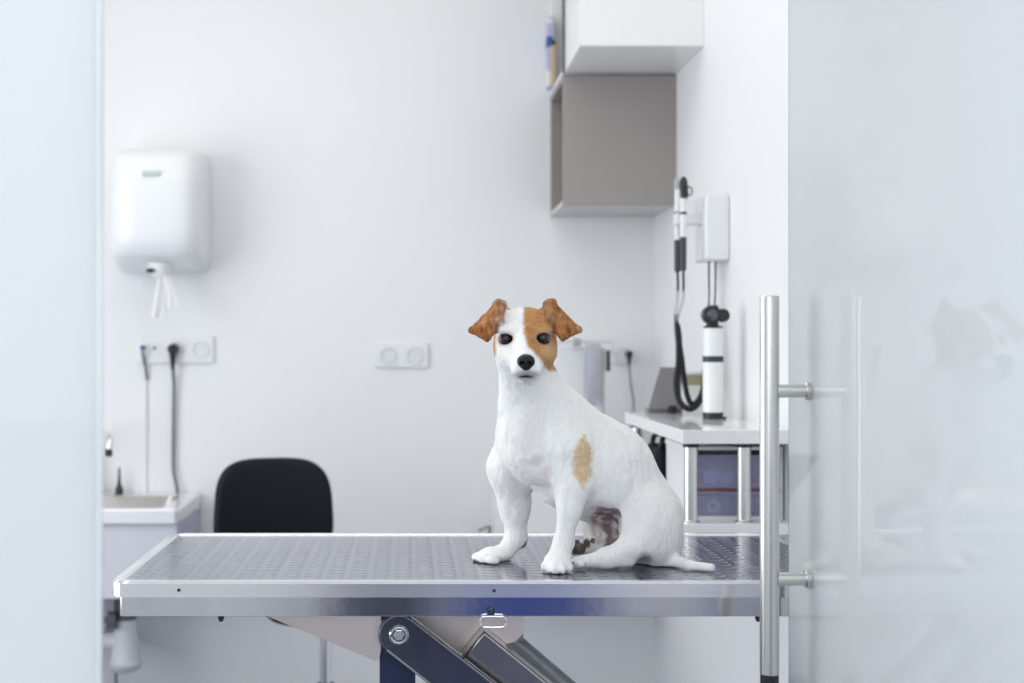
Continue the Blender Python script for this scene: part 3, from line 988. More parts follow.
# nose leather
ny = first_hit(526, 362)
nf = Field(P(510, 378, ny) - Vector((0, 0.03, 0)), P(542, 346, ny) + Vector((0, 0.03, 0)), 0.0008)
kk = K(ny)
nf.add(ell(P(526, 360.3, ny + 0.004), (8.5 * kk, 0.011, 6.3 * kk)), 0.004)
nf.add(ell(P(526, 365.5, ny + 0.003), (6.0 * kk, 0.009, 5.6 * kk)), 0.005)
for sx in (-1, 1):
    nf.add(ell(P(526 + sx * 5.7, 361.8, ny + 0.000), (3.0 * kk, 0.008, 4.2 * kk)), 0.003)
    nf.add(ell(P(526 + sx * 3.9, 363.0, ny - 0.0075), (2.0 * kk, 0.005, 1.7 * kk)), 0.0015, cut=True)
nf.add(cone(P(526, 362, ny - 0.0085), P(526, 371, ny - 0.006), 0.0007, 0.0009), 0.0012, cut=True)
NV, NQ = surface_nets(nf)
NV = smooth_v(NV, NQ, 2, 0.4)
NOSE = mat('nose_leather', (0.008, 0.008, 0.011), 0.36, bump=0.5, bscale=900, spec=0.3)
no = mesh_from('nose', NV - np.array(DC), NQ, NOSE, dog)
no['label'] = 'black leathery nose'

# ================================================================== CHAIR
pole = P(325.5, 628, 3.50); pole = Vector((pole.x, 3.50, 0))
ch = thing('office_chair', 'black office chair with rounded backrest behind the table', 'chair', pole)
bc = Vector((-0.353, 3.70, 0))
fwd = (Vector((pole.x, pole.y, 0)) - bc).normalized()
rt = Vector((fwd.y, -fwd.x, 0))
facing = (fwd * 0.55 + Vector((0.0, -1, 0)) * 0.8).normalized()
rt = Vector((facing.y, -facing.x, 0))
z_hi = P(270, 458, 3.70).z; z_lo = 0.73
hz = (z_hi - z_lo) / 2; cz = (z_hi + z_lo) / 2
hwid = 0.148 / abs(rt.x) * 1.0
def backfn(a, b, d):
    # a across, b up (both -1..1 scaled), d thickness; bowed around the sitter
    wrap = 0.9 * a * a
    return Vector((bc.x, bc.y, cz)) + rt * a + facing * (d + wrap - 0.12 * (b / hz) ** 2 * 0.1) + Vector((0, 0, b))
def sup(n, w, h, e, taper):
    pts = []
    for k in range(n):
        t = 2 * math.pi * k / n
        cx, sy = math.cos(t), math.sin(t)
        x = w * math.copysign(abs(cx) ** (2 / e), cx); y = h * math.copysign(abs(sy) ** (2 / e), sy)
        x *= 1 - taper * (y / h)
        pts.append((x, y))
    return pts
def pad(bm, outl, fn, thick, inset=0.02, rings=5):
    """cushion: outline shrunk towards both faces with a rounded border and a filled centre"""
    loops = []
    prof = []
    for i in range(rings + 1):
        a = math.pi / 2 * i / rings
        prof.append((-thick / 2 * math.cos(a) , 1 - inset * (1 - math.sin(a))))
    prof2 = prof + [(-d, s) for d, s in prof[::-1][1:]]
    sc = [0.02, 0.35, 0.7, 0.9]
    full = [(prof2[0][0] - 0.000, s * prof2[0][1]) for s in sc] + prof2 + [(prof2[-1][0], s * prof2[-1][1]) for s in sc[::-1]]
    for d, s in full:
        loops.append([bm.verts.new(fn(x * s, y * s, d)) for x, y in outl])
    n = len(outl)
    for i in range(len(loops) - 1):
        for k in range(n):
            bm.faces.new((loops[i][k], loops[i][(k + 1) % n], loops[i + 1][(k + 1) % n], loops[i + 1][k]))
    bm.faces.new(loops[0][::-1]); bm.faces.new(loops[-1])
    return bm
bkr = obj('backrest', pad(NB(), sup(72, hwid, hz, 3.6, 0.05), backfn, 0.045, 0.10), BLACK_FAB, ch, angle=60)
seatz = P(277, 628, 3.31).z - 0.004
sc0 = Vector((pole.x + 0.01, 3.50, seatz + 0.03))
obj('seat', pad(NB(), sup(64, 0.165, 0.185, 3.0, 0.0), lambda a, b, d: sc0 + rt * a + facing * b + Vector((0, 0, d)), 0.055, 0.08), BLACK_FAB, ch, angle=60)
bm = NB(); add_cyl(bm, (pole.x, pole.y, 0.30), (pole.x, pole.y, seatz), 0.014, n=24); obj('gas_lift', bm, CHROME, ch)
bm = NB(); add_lathe(bm, (pole.x, pole.y, 0.10), [(0.03, 0), (0.03, 0.26), (0.034, 0.28), (0.034, 0.345), (0.018, 0.36)], n=24); obj('lift_sleeve', bm, BLACK, ch)
bm = NB()
add_box(bm, (-0.025, -0.004, -0.01), (0.025, 0.004, 0.0))
bm.free(); bm = NB()
bk0 = sc0 - facing * 0.12 + Vector((0, 0, -0.035)); bk1 = Vector((bc.x, bc.y, cz)) - facing * 0.035
add_tube(bm, [bk0, bk0 - facing * 0.10 + Vector((0, 0, 0.0)), bk1 + Vector((0, 0, -0.16)) - facing * 0.02, bk1 + Vector((0, 0, 0.0))], 0.014, n=12)
obj('back_support', bm, BLACK, ch)
bm = NB()
for k in range(5):
    a = 2 * math.pi * k / 5 + 0.3
    dv = Vector((math.cos(a), math.sin(a), 0))
    add_tube(bm, [Vector((pole.x, pole.y, 0.115)), Vector((pole.x, pole.y, 0.11)) + dv * 0.12, Vector((pole.x, pole.y, 0.075)) + dv * 0.26], 0.016, n=10, rs=[0.024, 0.018, 0.013])
obj('star_base', bm, CHROME, ch)
for k in range(5):
    a = 2 * math.pi * k / 5 + 0.3
    dv = Vector((math.cos(a), math.sin(a), 0)); sd = Vector((-dv.y, dv.x, 0))
    cc = Vector((pole.x, pole.y, 0.028)) + dv * 0.26
    bm = NB()
    for s in (-1, 1): add_cyl(bm, cc + sd * s * 0.006, cc + sd * s * 0.022, 0.028, n=24, bev=0.004)
    add_cyl(bm, cc + Vector((0, 0, 0.0)), cc + Vector((0, 0, 0.045)), 0.006, n=10)
    obj('caster', bm, BLACK, ch)

# ================================================================== WASH BASIN
YF = 3.82
bx1 = P(177.5, 509, YF).x
bz = P(177, 509, YF).z
bx0 = -1.35
bzl = P(140, 600, YF).z
ws = thing('wash_basin', 'white wall hung wash basin below the sockets, left', 'basin', (-0.98, 4.03, bzl))
bm = NB()
YW = YB - 0.004
o4 = rrect(bx0, YF, bx1, YW, 0.012, 4)
i4 = rrect(bx0 + 0.035, YF + 0.035, bx1 - 0.045, YB - 0.07, 0.04, 4)
n = len(o4)
i5 = rrect(bx0 + 0.07, YF + 0.075, bx1 - 0.085, YB - 0.11, 0.05, 4)
lv = []
rimh = P(140, 523.5, YF).z
for pts, z in ((o4, rimh), (o4, bz - 0.006), (rrect(bx0 + 0.006, YF + 0.006, bx1 - 0.006, YW - 0.001, 0.01, 4), bz), (i4, bz - 0.002), (i5, bz - 0.13)):
    lv.append([bm.verts.new((x, y, z)) for x, y in pts])
for i in range(len(lv) - 1):
    if i == 3: break
    for k in range(n): bm.faces.new((lv[i][k], lv[i][(k + 1) % n], lv[i + 1][(k + 1) % n], lv[i + 1][k]))
bmesh.ops.delete(bm, geom=lv[-1], context='VERTS')
obj('basin_rim', bm, CERAMIC, ws)
bm = NB()
la = [[bm.verts.new((x, y, z)) for x, y in pts] for pts, z in ((i4, bz - 0.003), (i5, bz - 0.13))]
for k in range(n): bm.faces.new((la[0][k], la[0][(k + 1) % n], la[1][(k + 1) % n], la[1][k]))
bm.faces.new(la[1])
obj('steel_bowl', bm, mat('bowl_steel', (0.46, 0.43, 0.41), 0.3, 0.85, var=0.3, vscale=9), ws)
obj('side_panel', add_box(NB(), (bx1 - 0.0035, YF + 0.013, bzl), (bx1 - 0.0005, YW, rimh - 0.001)), PLATE_LAV, ws)
obj('cabinet_body', add_box(NB(), (bx0 + 0.004, YF + 0.012, bzl), (bx1 - 0.004, YW, rimh), 0.003), mat('pale_lavender_enamel', (0.70, 0.70, 0.76), 0.3), ws)
bm = NB(); add_lathe(bm, (bx1 - 0.3, 4.02, bz - 0.13), [(0.03, 0), (0.03, 0.003), (0.02, 0.004)]); obj('drain', bm, CHROME, ws)
# bottle trap below
tp = P(125.5, 640, 4.0)
kk = 4.0 / F
bm = NB()
add_lathe(bm, (tp.x, 4.0, P(0, 672, 4.0).z), [(0.012, 0), (11 * kk, 1 * kk), (15.5 * kk, 5 * kk), (17 * kk, 10 * kk), (14.5 * kk, 11 * kk), (14 * kk, 14 * kk), (12.5 * kk, 28 * kk), (11.5 * kk, 40 * kk), (10.5 * kk, 42 * kk), (11 * kk, 52 * kk), (10 * kk, 56 * kk)], n=40)
add_cyl(bm, (tp.x, 4.0, P(0, 641, 4.0).z), (tp.x - 0.075, 4.0, P(0, 641, 4.0).z), 8.5 * kk, n=24)
add_cyl(bm, (tp.x - 0.07, 4.0, P(0, 641, 4.0).z), (tp.x - 0.07, YW, P(0, 641, 4.0).z), 8 * kk, n=24)
trap = obj('bottle_trap', bm, TRAP, ws)
bm = NB(); add_cyl(bm, (tp.x, 4.0, P(0, 619, 4.0).z), (tp.x, 4.0, bzl + 0.002), 11.5 * kk, n=28); obj('trap_collar', bm, NUT, trap)
bm = NB(); nx = P(112, 620, 3.97); add_cyl(bm, nx + Vector((-0.01, 0, 0)), nx + Vector((0.012, 0, 0)), 9 * kk, n=8)
add_tube(bm, [nx + Vector((-0.01, 0, 0)), nx + Vector((-0.05, 0, 0.0)), nx + Vector((-0.06, 0, 0.03)), Vector((nx.x - 0.06, 3.97, bzl + 0.003))], 0.009)
obj('hose_nut', bm, NUT, ws)
bm = NB(); w0 = P(116, 660, 4.1); add_cyl(bm, (w0.x, 4.1, 0.001), (w0.x, 4.1, bzl), 0.004, n=10); obj('supply_hose', bm, CORD_GREY, ws)

# tap
tt = P(108.5, 455, 4.02)
tapb = Vector((tt.x - 0.09, 4.19, bz))
tap = thing('basin_tap', 'chrome swivel tap with dark outlet over the basin', 'tap', tapb)
bm = NB(); add_cyl(bm, tapb + Vector((0, 0, -0.001)), tapb + Vector((0, 0, 0.04)), 0.022, n=24, bev=0.003)
add_tube(bm, [tapb + Vector((0, 0, 0.03)), tapb + Vector((0, 0, 0.13)), tapb + Vector((0.03, -0.05, 0.185)), Vector((tt.x - 0.006, 4.05, tt.z + 0.050)), Vector((tt.x, 4.02, tt.z + 0.012))], 0.010, n=14)
obj('spout', bm, CHROME, tap)
bm = NB(); add_cyl(bm, (tt.x, 4.02, tt.z + 0.015), (tt.x + 0.001, 4.019, tt.z - 0.004), 0.0105, n=20, bev=0.002); obj('outlet', bm, BLACK, tap)
bm = NB(); add_tube(bm, [tapb + Vector((-0.02, 0, 0.03)), tapb + Vector((-0.06, -0.01, 0.05))], 0.006, sub=1); obj('lever', bm, CHROME, tap)
# little bottle
bb = P(117.5, 497, 4.18)
bm = NB(); k2 = 4.18 / F
add_lathe(bm, (bb.x, 4.205, bz - 0.001), [(4.0 * k2, 0), (4.4 * k2, 1.5 * k2), (4.2 * k2, 5 * k2), (2.2 * k2, 10 * k2), (1.5 * k2, 14 * k2), (1.3 * k2, 22 * k2), (0.9 * k2, 27 * k2)], n=28)
bo = obj('dropper_bottle', bm, GREEN_BOT)
tag(bo, 'small dark green bottle with thin neck on the basin edge', 'bottle')

# ================================================================== PAPER TOWEL DISPENSER
px0, px1 = P(112, 0, 4.12).x, P(211, 0, 4.235).x
dcx = (px0 + px1) / 2; dhw = (px1 - px0) / 2
dz1 = P(0, 146, 4.05).z; dz0 = P(0, 252, 4.02).z
dp = thing('paper_towel_dispenser', 'white rounded paper towel dispenser on the back wall', 'dispenser', (dcx, YB, dz0 - 0.045))
bm = NB()
def dplan(s, dep, n=40):
    pts = []
    for k in range(n + 1):
        t = math.pi * k / n
        cx, sn = math.cos(t), math.sin(t)
        if k == 0: pts.append((dcx + dhw * s, YB - 0.001))
        pts.append((dcx + dhw * s * math.copysign(abs(cx) ** (2 / 4.2), cx), YB - dep * (0.45 + 0.55 * abs(sn) ** (2 / 3.0))))
    pts.append((dcx - dhw * s, YB - 0.001))
    return pts
lv = []
for z, s, dep in ((dz0 - 0.045, 0.90, 0.10), (dz0 - 0.040, 0.95, 0.125), (dz0 - 0.012, 0.985, 0.195), (dz0, 1.0, 0.210), (dz0 + 0.05, 1.0, 0.222), (dz1 - 0.10, 0.995, 0.218), (dz1 - 0.03, 0.975, 0.200), (dz1 - 0.010, 0.94, 0.175), (dz1, 0.86, 0.13)):
    lv.append([bm.verts.new((x, y, z)) for x, y in dplan(s, dep)])
m_ = len(lv[0])
for i in range(len(lv) - 1):
    for k in range(m_ - 1): bm.faces.new((lv[i][k], lv[i][k + 1], lv[i + 1][k + 1], lv[i + 1][k]))
    bm.faces.new((lv[i][-1], lv[i][0], lv[i + 1][0], lv[i + 1][-1]))
bm.faces.new(lv[0][::-1]); bm.faces.new(lv[-1])
obj('housing', bm, WHITE_PLASTIC, dp, angle=50)
npz = P(151, 173, 4.02)
obj('nameplate', add_box(NB(), (npz.x - 0.025, YB - 0.2225, npz.z - 0.006), (npz.x + 0.025, YB - 0.214, npz.z + 0.006), 0.001), NAMEPL, dp)
nz_ = P(158, 266, 4.06)
bm = NB(); add_lathe(bm, (nz_.x, 4.10, dz0 - 0.066), [(0.016, 0), (0.024, 0.006), (0.034, 0.024), (0.036, 0.04)]); obj('nozzle', bm, WHITE_PLASTIC, dp)
hh = P(150, 270.5, 4.06); bm = NB(); add_ball(bm, (hh.x, 4.066, hh.z), 0.009, scale=(1.4, 0.6, 0.7)); obj('key_slot', bm, HOLE, dp)
# tissue hanging from the nozzle
bm = NB()
def sheet(bm, path, w0, w1, tw, fold, n=14):
    rows = []
    pl = catmull(path, 6)
    for i, p in enumerate(pl):
        t = i / (len(pl) - 1); w = w0 + (w1 - w0) * t
        rows.append([bm.verts.new(p + Vector((math.cos(tw) * w * (k / (n - 1) - .5), math.sin(tw) * w * (k / (n - 1) - .5) + fold * math.sin(k / (n - 1) * 9 + t * 2), (k % 3) * 0.002))) for k in range(n)])
    for i in range(len(rows) - 1):
        for k in range(n - 1): bm.faces.new((rows[i][k], rows[i][k + 1], rows[i + 1][k + 1], rows[i + 1][k]))
s0 = Vector((nz_.x, 4.09, dz0 - 0.06))
sheet(bm, [s0, P(160, 285, 4.07), P(158, 305, 4.06), P(157, 318, 4.06)], 0.02, 0.036, 0.3, 0.006)
sheet(bm, [s0 + Vector((0.008, 0, 0)), P(167, 280, 4.07), P(171, 296, 4.05), P(173, 308, 4.05)], 0.02, 0.034, -0.4, 0.006)
obj('paper_towel', bm, PAPER, dp, angle=80)

# ================================================================== SOCKETS AND CABLES ON THE BACK WALL
def socket_panel(label, px0, px1, py0, py1, kinds, group=None):
    a, b = P(px0, py1, YB), P(px1, py0, YB)
    t = thing('socket_panel', label, 'power socket', ((a.x + b.x) / 2, YB, a.z))
    obj('cover_plate', add_box(NB(), (a.x, YB - 0.010, a.z), (b.x, YB, b.z), 0.003), WHITE_PLASTIC, t)
    nsl = len(kinds)
    for i, k in enumerate(kinds):
        cx = a.x + (b.x - a.x) * (i + 0.5) / nsl; cz_ = (a.z + b.z) / 2
        if k == 'schuko':
            bm = NB()
            add_lathe(bm, (cx, YB - 0.011, cz_), [(0.0245, 0.0), (0.0245, 0.003), (0.0215, 0.003), (0.0205, -0.006), (0.001, -0.006)], axis=(0, -1, 0), n=36)
            s = obj('socket_insert', bm, SOCKET_IN, t)
            bm = NB()
            for sx in (-1, 1): add_cyl(bm, (cx + sx * 0.0095, YB - 0.0045, cz_), (cx + sx * 0.0095, YB - 0.0055, cz_), 0.0028, n=12)
            obj('pin_hole', bm, HOLE, s)
        elif k == 'data':
            bm = NB()
            add_box(bm, (cx - 0.024, YB - 0.012, cz_ - 0.022), (cx + 0.024, YB - 0.009, cz_ + 0.022), 0.001)
            s = obj('socket_insert', bm, WHITE_PLASTIC, t)
            bm = NB(); add_cyl(bm, (cx + 0.011, YB - 0.0115, cz_ + 0.004), (cx + 0.011, YB - 0.0135, cz_ + 0.004), 0.0045, n=16); obj('jack', bm, HOLE, s)
    return t, a, b
t1, a, b = socket_panel('white triple socket panel holding blue and black plugs, left wall side', 139, 214, 336, 363, ['data', 'schuko', 'schuko'])
t1['label'] = 'white triple socket panel with blue and black plugs above basin'
t2, _, _ = socket_panel('empty white double socket left of the dog', 375, 428, 343.5, 367.5, ['schuko', 'schuko'])
t3, _, _ = socket_panel('white socket with black plug right of the dog', 610, 634, 348.5, 363, ['schuko'])
# black plug with cord
def plug_cord(name, label, cpx, cpy, r, pts, cord_r, pm, cm, body_len=0.04):
    c = P(cpx, cpy, YB - 0.014)
    t = thing(name, label, 'cable', c)
    bm = NB()
    add_cyl(bm, c + Vector((0, 0.010, 0)), c + Vector((0, -0.028, 0)), r, r * 0.85, n=28, bev=r * 0.15)
    add_tube(bm, [c + Vector((0, -0.014, -r * 0.3)), c + Vector((0.0, -0.014, -r * 1.3)), c + Vector((0, -0.012, -r * 1.3 - body_len))], r * 0.5, n=14, rs=[r * 0.75, r * 0.55, r * 0.3])
    obj('plug', bm, pm, t)
    bm = NB(); add_tube(bm, [c + Vector((0, -0.012, -r * 1.3 - body_len + 0.004))] + pts, cord_r, n=10); obj('cord', bm, cm, t)
    return t
plug_cord('power_cord', 'black round plug with grey cord hanging down to the basin', 173.5, 349, 0.0165,
          [P(174, 385, YB - 0.015), P(173.5, 430, YB - 0.012), P(173.5, 468, YB - 0.012), P(176.5, 485, YB - 0.02), P(178, 497.5, YB - 0.02)], 0.0052, BLACK, CORD_GREY)
plug_cord('signal_cable', 'thin grey cable with small blue plug above the basin', 143.5, 347.5, 0.0065,
          [P(145, 365, YB - 0.012), P(147, 380, YB - 0.008)], 0.0040, BLUE_PLUG, CORD_GREY, 0.012)
bm = NB(); q = P(145, 381, YB); w = P(145, 498, YB); add_box(bm, (q.x - 0.006, YB - 0.008, w.z), (q.x + 0.006, YB, q.z), 0.002)
struct(obj('trim_1', bm, WALL), 'white cable duct running down the wall to the basin', 'cable duct')
plug_cord('power_cord', 'slim black plug with thin grey cord, between equipment unit and laptop', 628.5, 354, 0.0105,
          [P(631, 385, YB - 0.012), P(633.5, 400, YB - 0.012), P(634, 425, YB - 0.012), P(634, 470, YB - 0.012)], 0.0024, BLACK, CORD_GREY, 0.018)
# stray wire low on the wall
bm = NB(); add_tube(bm, [P(478, 531, 4.18), P(483, 529, 4.18), P(486, 527.3, 4.20), P(489.5, 527.3, 4.21), P(490, 531, 4.22), P(489, 560, 4.225), P(489, 800, 4.225)], 0.0032)
o = obj('loose_wire', bm, CORD_GREY); tag(o, 'loose grey wire low on the wall left of the dog', 'cable')

# ================================================================== WALL CUPBOARDS
gx0 = P(563, 0, 3.89).x; gx1 = XR
gz0, gz1 = P(0, 205, 3.89).z, P(0, 75, 3.89).z
LIT_TAUPE = mat('lit_taupe_underside', (0.60, 0.58, 0.57), 0.4)  # taupe lightened to paint in light reflected onto the cube's underside
def open_cube(name, label, x0, x1, y0, y1, z0, z1, m, mi, group=None):
    """cube on the right wall, open to the left"""
    t = thing(name, label, 'cupboard', ((x0 + x1) / 2, (y0 + y1) / 2, z0), group)
    w = 0.013
    obj('front_panel', add_box(NB(), (x0, y0, z0), (x1, y0 + w, z1), 0.0008, 1), m, t)
    obj('rear_panel', add_box(NB(), (x0, y1 - w, z0), (x1, y1, z1), 0.0008, 1), m, t)
    obj('bottom_panel', add_box(NB(), (x0, y0 + w, z0), (x1, y1 - w, z0 + w), 0.0008, 1), WHITE_LAM if m is WHITE_LAM else LIT_TAUPE, t)
    obj('top_panel', add_box(NB(), (x0, y0 + w, z1 - w), (x1, y1 - w, z1), 0.0008, 1), m, t)
    obj('back_panel', add_box(NB(), (x1 - 0.006, y0 + w, z0 + w), (x1, y1 - w, z1 - w)), mi, t)
    return t
open_cube('wall_cube', 'taupe grey wall cube open to the left below white cupboard', gx0, gx1, 3.89, YB, gz0, gz1, GREY_LAM, GREY_DARK)
open_cube('wall_cube', 'white open wall cube on top of the taupe cube', gx0, gx1, 3.905, YB, gz1 + 0.004, gz1 + 0.36, WHITE_LAM, WHITE_LAM)
wc = thing('wall_cupboard', 'white closed wall cupboard with pale door at top right', 'cupboard', ((gx0 + gx1) / 2, 3.71, gz1 + 0.004))
wx0 = gx0 + 0.004
obj('carcass', add_box(NB(), (wx0, 3.5475, gz1 + 0.004), (gx1, 3.888, gz1 + 0.36), 0.001, 1), WHITE_LAM, wc)
obj('door', add_box(NB(), (wx0, 3.53, gz1 + 0.004), (gx1, 3.547, gz1 + 0.36), 0.001, 1), WHITE_LAM, wc)
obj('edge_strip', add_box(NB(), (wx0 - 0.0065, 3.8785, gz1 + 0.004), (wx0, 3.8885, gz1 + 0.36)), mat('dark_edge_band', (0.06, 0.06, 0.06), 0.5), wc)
# things standing in the white open cube
zc = gz1 + 0.004 + 0.013
def file_item(px0, py0, y, z0, h, m, dep, name, label, cat, parts=()):
    x0 = px0
    t = thing(name, label, cat, (x0 + 0.05, y, z0))
    wd = py0
    obj('cover', add_box(NB(), (x0, y - dep / 2, z0), (x0 + wd, y + dep / 2, z0 + h), 0.002), m, t)
    for (zz0, zz1, mm, nm) in parts:
        obj(nm, add_box(NB(), (x0 - 0.001, y - dep / 2 - 0.001, z0 + zz0), (x0 + wd * 0.8, y + dep / 2 - 0.003, z0 + zz1), 0.0003), mm, t)
    return t
file_item(P(546.8, 0, 4.19).x, 0.020, 4.196, zc, 0.205, LAV_PAPER, 0.050, 'storage_box', 'lavender box with blue label inside white open cube', 'box',
          [(0.118, 0.148, BINDER_BLUE, 'blue_label'), (0.185, 0.20, WHITE_LAM, 'top_label'), (0.005, 0.05, WHITE_LAM, 'pale_label')])
file_item(P(551.8, 0, 4.12).x, 0.012, 4.138, zc, 0.125, TAN_PAPER, 0.045, 'storage_box', 'tan box with dark lid inside white open cube', 'box', [(0.112, 0.124, BLACK, 'dark_lid')])

# ================================================================== WALL COUNTER ON THE RIGHT
DZ = 1.121
dx0 = P(683, 430, 2.69).x
cn = thing('wall_counter', 'white two tier wall counter on steel legs, right', 'counter', (0.61, 3.05, 0.925))
obj('worktop', add_box(NB(), (dx0, 2.69, DZ - 0.026), (XR, 3.42, DZ), 0.0015), mat('gloss_white_laminate', (0.86, 0.86, 0.87), 0.07), cn)
lz1 = P(0, 524, 2.69).z; lz0 = P(0, 535, 2.69).z
obj('lower_board', add_box(NB(), (dx0, 2.69, lz0), (XR, 3.42, lz1), 0.0015), WHITE_LAM, cn)
kk = 2.715 / F
for (lx, ly) in ((P(691, 0, 2.715).x, 2.715), (P(744, 0, 2.715).x, 2.715), (P(691, 0, 2.715).x, 3.36)):
    bm = NB()
    add_lathe(bm, (lx, ly, lz1), [(9.5 * kk, 0), (9.5 * kk, 0.002), (7.2 * kk, 0.004), (7.0 * kk, 0.006), (7.0 * kk, DZ - 0.026 - lz1 - 0.006)], n=32)
    lg = obj('leg', bm, SATIN, cn)
    bm = NB(); add_cyl(bm, (lx, ly, DZ - 0.0335), (lx, ly, DZ - 0.026), 8.2 * kk, n=28); obj('leg_cap', bm, BLACK, lg)

# drawer unit between the boards
du = thing('drawer_unit', 'white drawer unit with lavender clear drawers under the counter', 'drawer unit', (0.62, 2.9, lz1))
ux0, ux1, uy0, uy1 = P(690, 0, 2.765).x, XR - 0.004, 2.765, 3.02
uz0, uz1 = lz1, P(0, 447, 2.765).z
w = 0.006
bm = NB()
add_box(bm, (ux0, uy0, uz0), (ux0 + w, uy1, uz1)); add_box(bm, (ux1 - w, uy0, uz0), (ux1, uy1, uz1))
add_box(bm, (ux0 + w, uy0, uz1 - w), (ux1 - w, uy1, uz1)); add_box(bm, (ux0 + w, uy0, uz0), (ux1 - w, uy1, uz0 + w)); add_box(bm, (ux0 + w, uy1 - w, uz0 + w), (ux1 - w, uy1, uz1 - w))
obj('housing', bm, WHITE_PLASTIC, du)
zm = P(0, 490, 2.765).z
for (z0, z1) in ((zm + 0.003, P(0, 455, 2.765).z), (uz0 + w + 0.001, zm - 0.003)):
    bm = NB()
    fx0, fx1 = ux0 + w + 0.001, ux1 - w - 0.001
    add_box(bm, (fx0, uy0 - 0.003, z0), (fx1, uy0, z1), 0.0008, 1)
    add_box(bm, (fx0, uy0, z0), (fx1, uy1 - w - 0.01, z0 + 0.002))
    dr = obj('drawer', bm, DRAWER_PL, du)
    bm = NB(); add_box(bm, (fx0, uy0 - 0.006, z1 - 0.004), (fx1, uy0 - 0.003, z1), 0.0005, 1); obj('drawer_rim', bm, DRAWER_EDGE, dr)
bm = NB(); add_box(bm, (ux0 + w + 0.001, uy0 - 0.005, zm - 0.002), (ux1 - w, uy0 - 0.001, zm + 0.002)); obj('divider_strip', bm, BROWN_TAPE, du)
tpz = P(672, 470, 2.9)
def roll(px, py, y, r, m, label, hollow=False, z0=None):
    c = P(px, py, y)
    if z0 is not None: c.z = z0 + r
    bm = NB()
    if hollow:
        add_lathe(bm, c, [(r * 0.55, 0), (r, 0), (r, 0.03), (r * 0.55, 0.03), (r * 0.55, 0)], axis=(0, 1, 0), n=32, cap=False)
    else:
        add_lathe(bm, c, [(r * 0.2, 0), (r * 0.9, 0), (r, 0.004), (r, 0.05), (r * 0.9, 0.054), (r * 0.2, 0.054)], axis=(0, 1, 0), n=32)
    o = obj('bandage_roll', bm, m); tag(o, label, 'bandage roll', 'rolls in the clear drawers')
    return o
zd1 = zm + 0.003 + 0.002; zd0 = uz0 + w + 0.001 + 0.002
roll(711, 470, 2.795, 0.0165, BLUE_ROLL, 'pale blue bandage roll in upper clear drawer, near the front leg', z0=zd1)
roll(727, 470, 2.80, 0.0155, BLUE_ROLL, 'second pale blue bandage roll in upper drawer, right of the first', z0=zd1)
roll(705, 470, 2.86, 0.019, PINK_ROLL, 'beige pink bandage roll at the back of upper drawer', z0=zd1)
roll(714, 510, 2.79, 0.0125, WHITE_ROLL, 'hollow white tape ring in lower clear drawer', True, z0=zd0)
bm = NB(); q = P(738, 0, 2.83); add_box(bm, (q.x - 0.03, 2.80, zd0), (q.x + 0.028, 2.90, zd0 + 0.036), 0.003)
o = obj('instrument_box', bm, DARK_BOX); tag(o, 'dark slate box in lower clear drawer beside the tape ring', 'box')
# black bag behind the drawers
bm = NB()
c0 = P(657, 470, 3.15)
add_box(bm, (dx0 + 0.012, 3.06, lz1), (dx0 + 0.15, 3.25, lz1 + 0.115), 0.02, 4)
bag = thing('soft_bag', 'black soft bag under the counter behind the drawer unit', 'bag', (dx0 + 0.08, 3.15, lz1))
bag.name = 'soft_bag'
obj('bag_body', bm, BLACK_FAB, bag)
bm = NB(); add_tube(bm, [(dx0 + 0.03, 3.10, lz1 + 0.11), (dx0 + 0.035, 3.10, lz1 + 0.135), (dx0 + 0.06, 3.15, lz1 + 0.143), (dx0 + 0.035, 3.2, lz1 + 0.135), (dx0 + 0.03, 3.21, lz1 + 0.11)], 0.006); obj('carry_strap', bm, BLACK, bag)
obj('label_patch', add_box(NB(), (dx0 + 0.0105, 3.11, lz1 + 0.06), (dx0 + 0.0125, 3.14, lz1 + 0.085)), TAN_PAPER, bag)

# laptop standing half open on the counter
lp = thing('laptop', 'grey laptop half open on the counter behind the black tubes', 'laptop', (P(660, 411, 3.30).x, 3.30, DZ))
l0, l1 = P(648.5, 411, 3.36), P(672, 411, 3.36)
u0, u1 = P(663, 367.5, 3.36), P(688, 367.5, 3.36)
bm = NB()
th_ = Vector((0, 0.008, 0))
zb_ = DZ + 0.010
cs = [Vector((l0.x, 3.36, zb_)), Vector((l1.x + 0.02, 3.36, zb_)), Vector((u1.x, 3.39, u1.z)), Vector((u0.x, 3.39, u0.z))]
vs = [bm.verts.new(c) for c in cs] + [bm.verts.new(c + th_) for c in cs]
for f in ((0, 1, 2, 3), (7, 6, 5, 4), (0, 4, 5, 1), (1, 5, 6, 2), (2, 6, 7, 3), (3, 7, 4, 0)): bm.faces.new([vs[i] for i in f])
obj('screen_lid', bm, LAPTOP, lp)
obj('keyboard_base', add_box(NB(), (l0.x, 3.368, DZ), (XR - 0.03, 3.415, DZ + 0.012), 0.002), LAPTOP, lp)
bm = NB(); q = P(672, 407, 3.34); add_box(bm, (q.x - 0.006, 3.33, DZ), (q.x + 0.010, 3.358, DZ + 0.018), 0.002); obj('hinge_stand', bm, BLACK, lp)
# carton
q0, q1 = P(684, 385, 3.32), P(699, 372, 3.32)
ct = thing('carton', 'white carton with yellow green top band behind black tubes', 'carton', ((q0.x + q1.x) / 2, 3.32, DZ))
obj('box_body', add_box(NB(), (q0.x, 3.31, DZ), (XR - 0.004, 3.355, q0.z), 0.001), WHITE_LAM, ct)
obj('top_band', add_box(NB(), (q0.x + 0.0005, 3.3105, q0.z), (XR - 0.0045, 3.3545, q1.z - 0.006), 0.001), CARD_GREEN, ct)
obj('box_lid', add_box(NB(), (q0.x, 3.31, q1.z - 0.006), (XR - 0.004, 3.355, q1.z), 0.001), WHITE_LAM, ct)

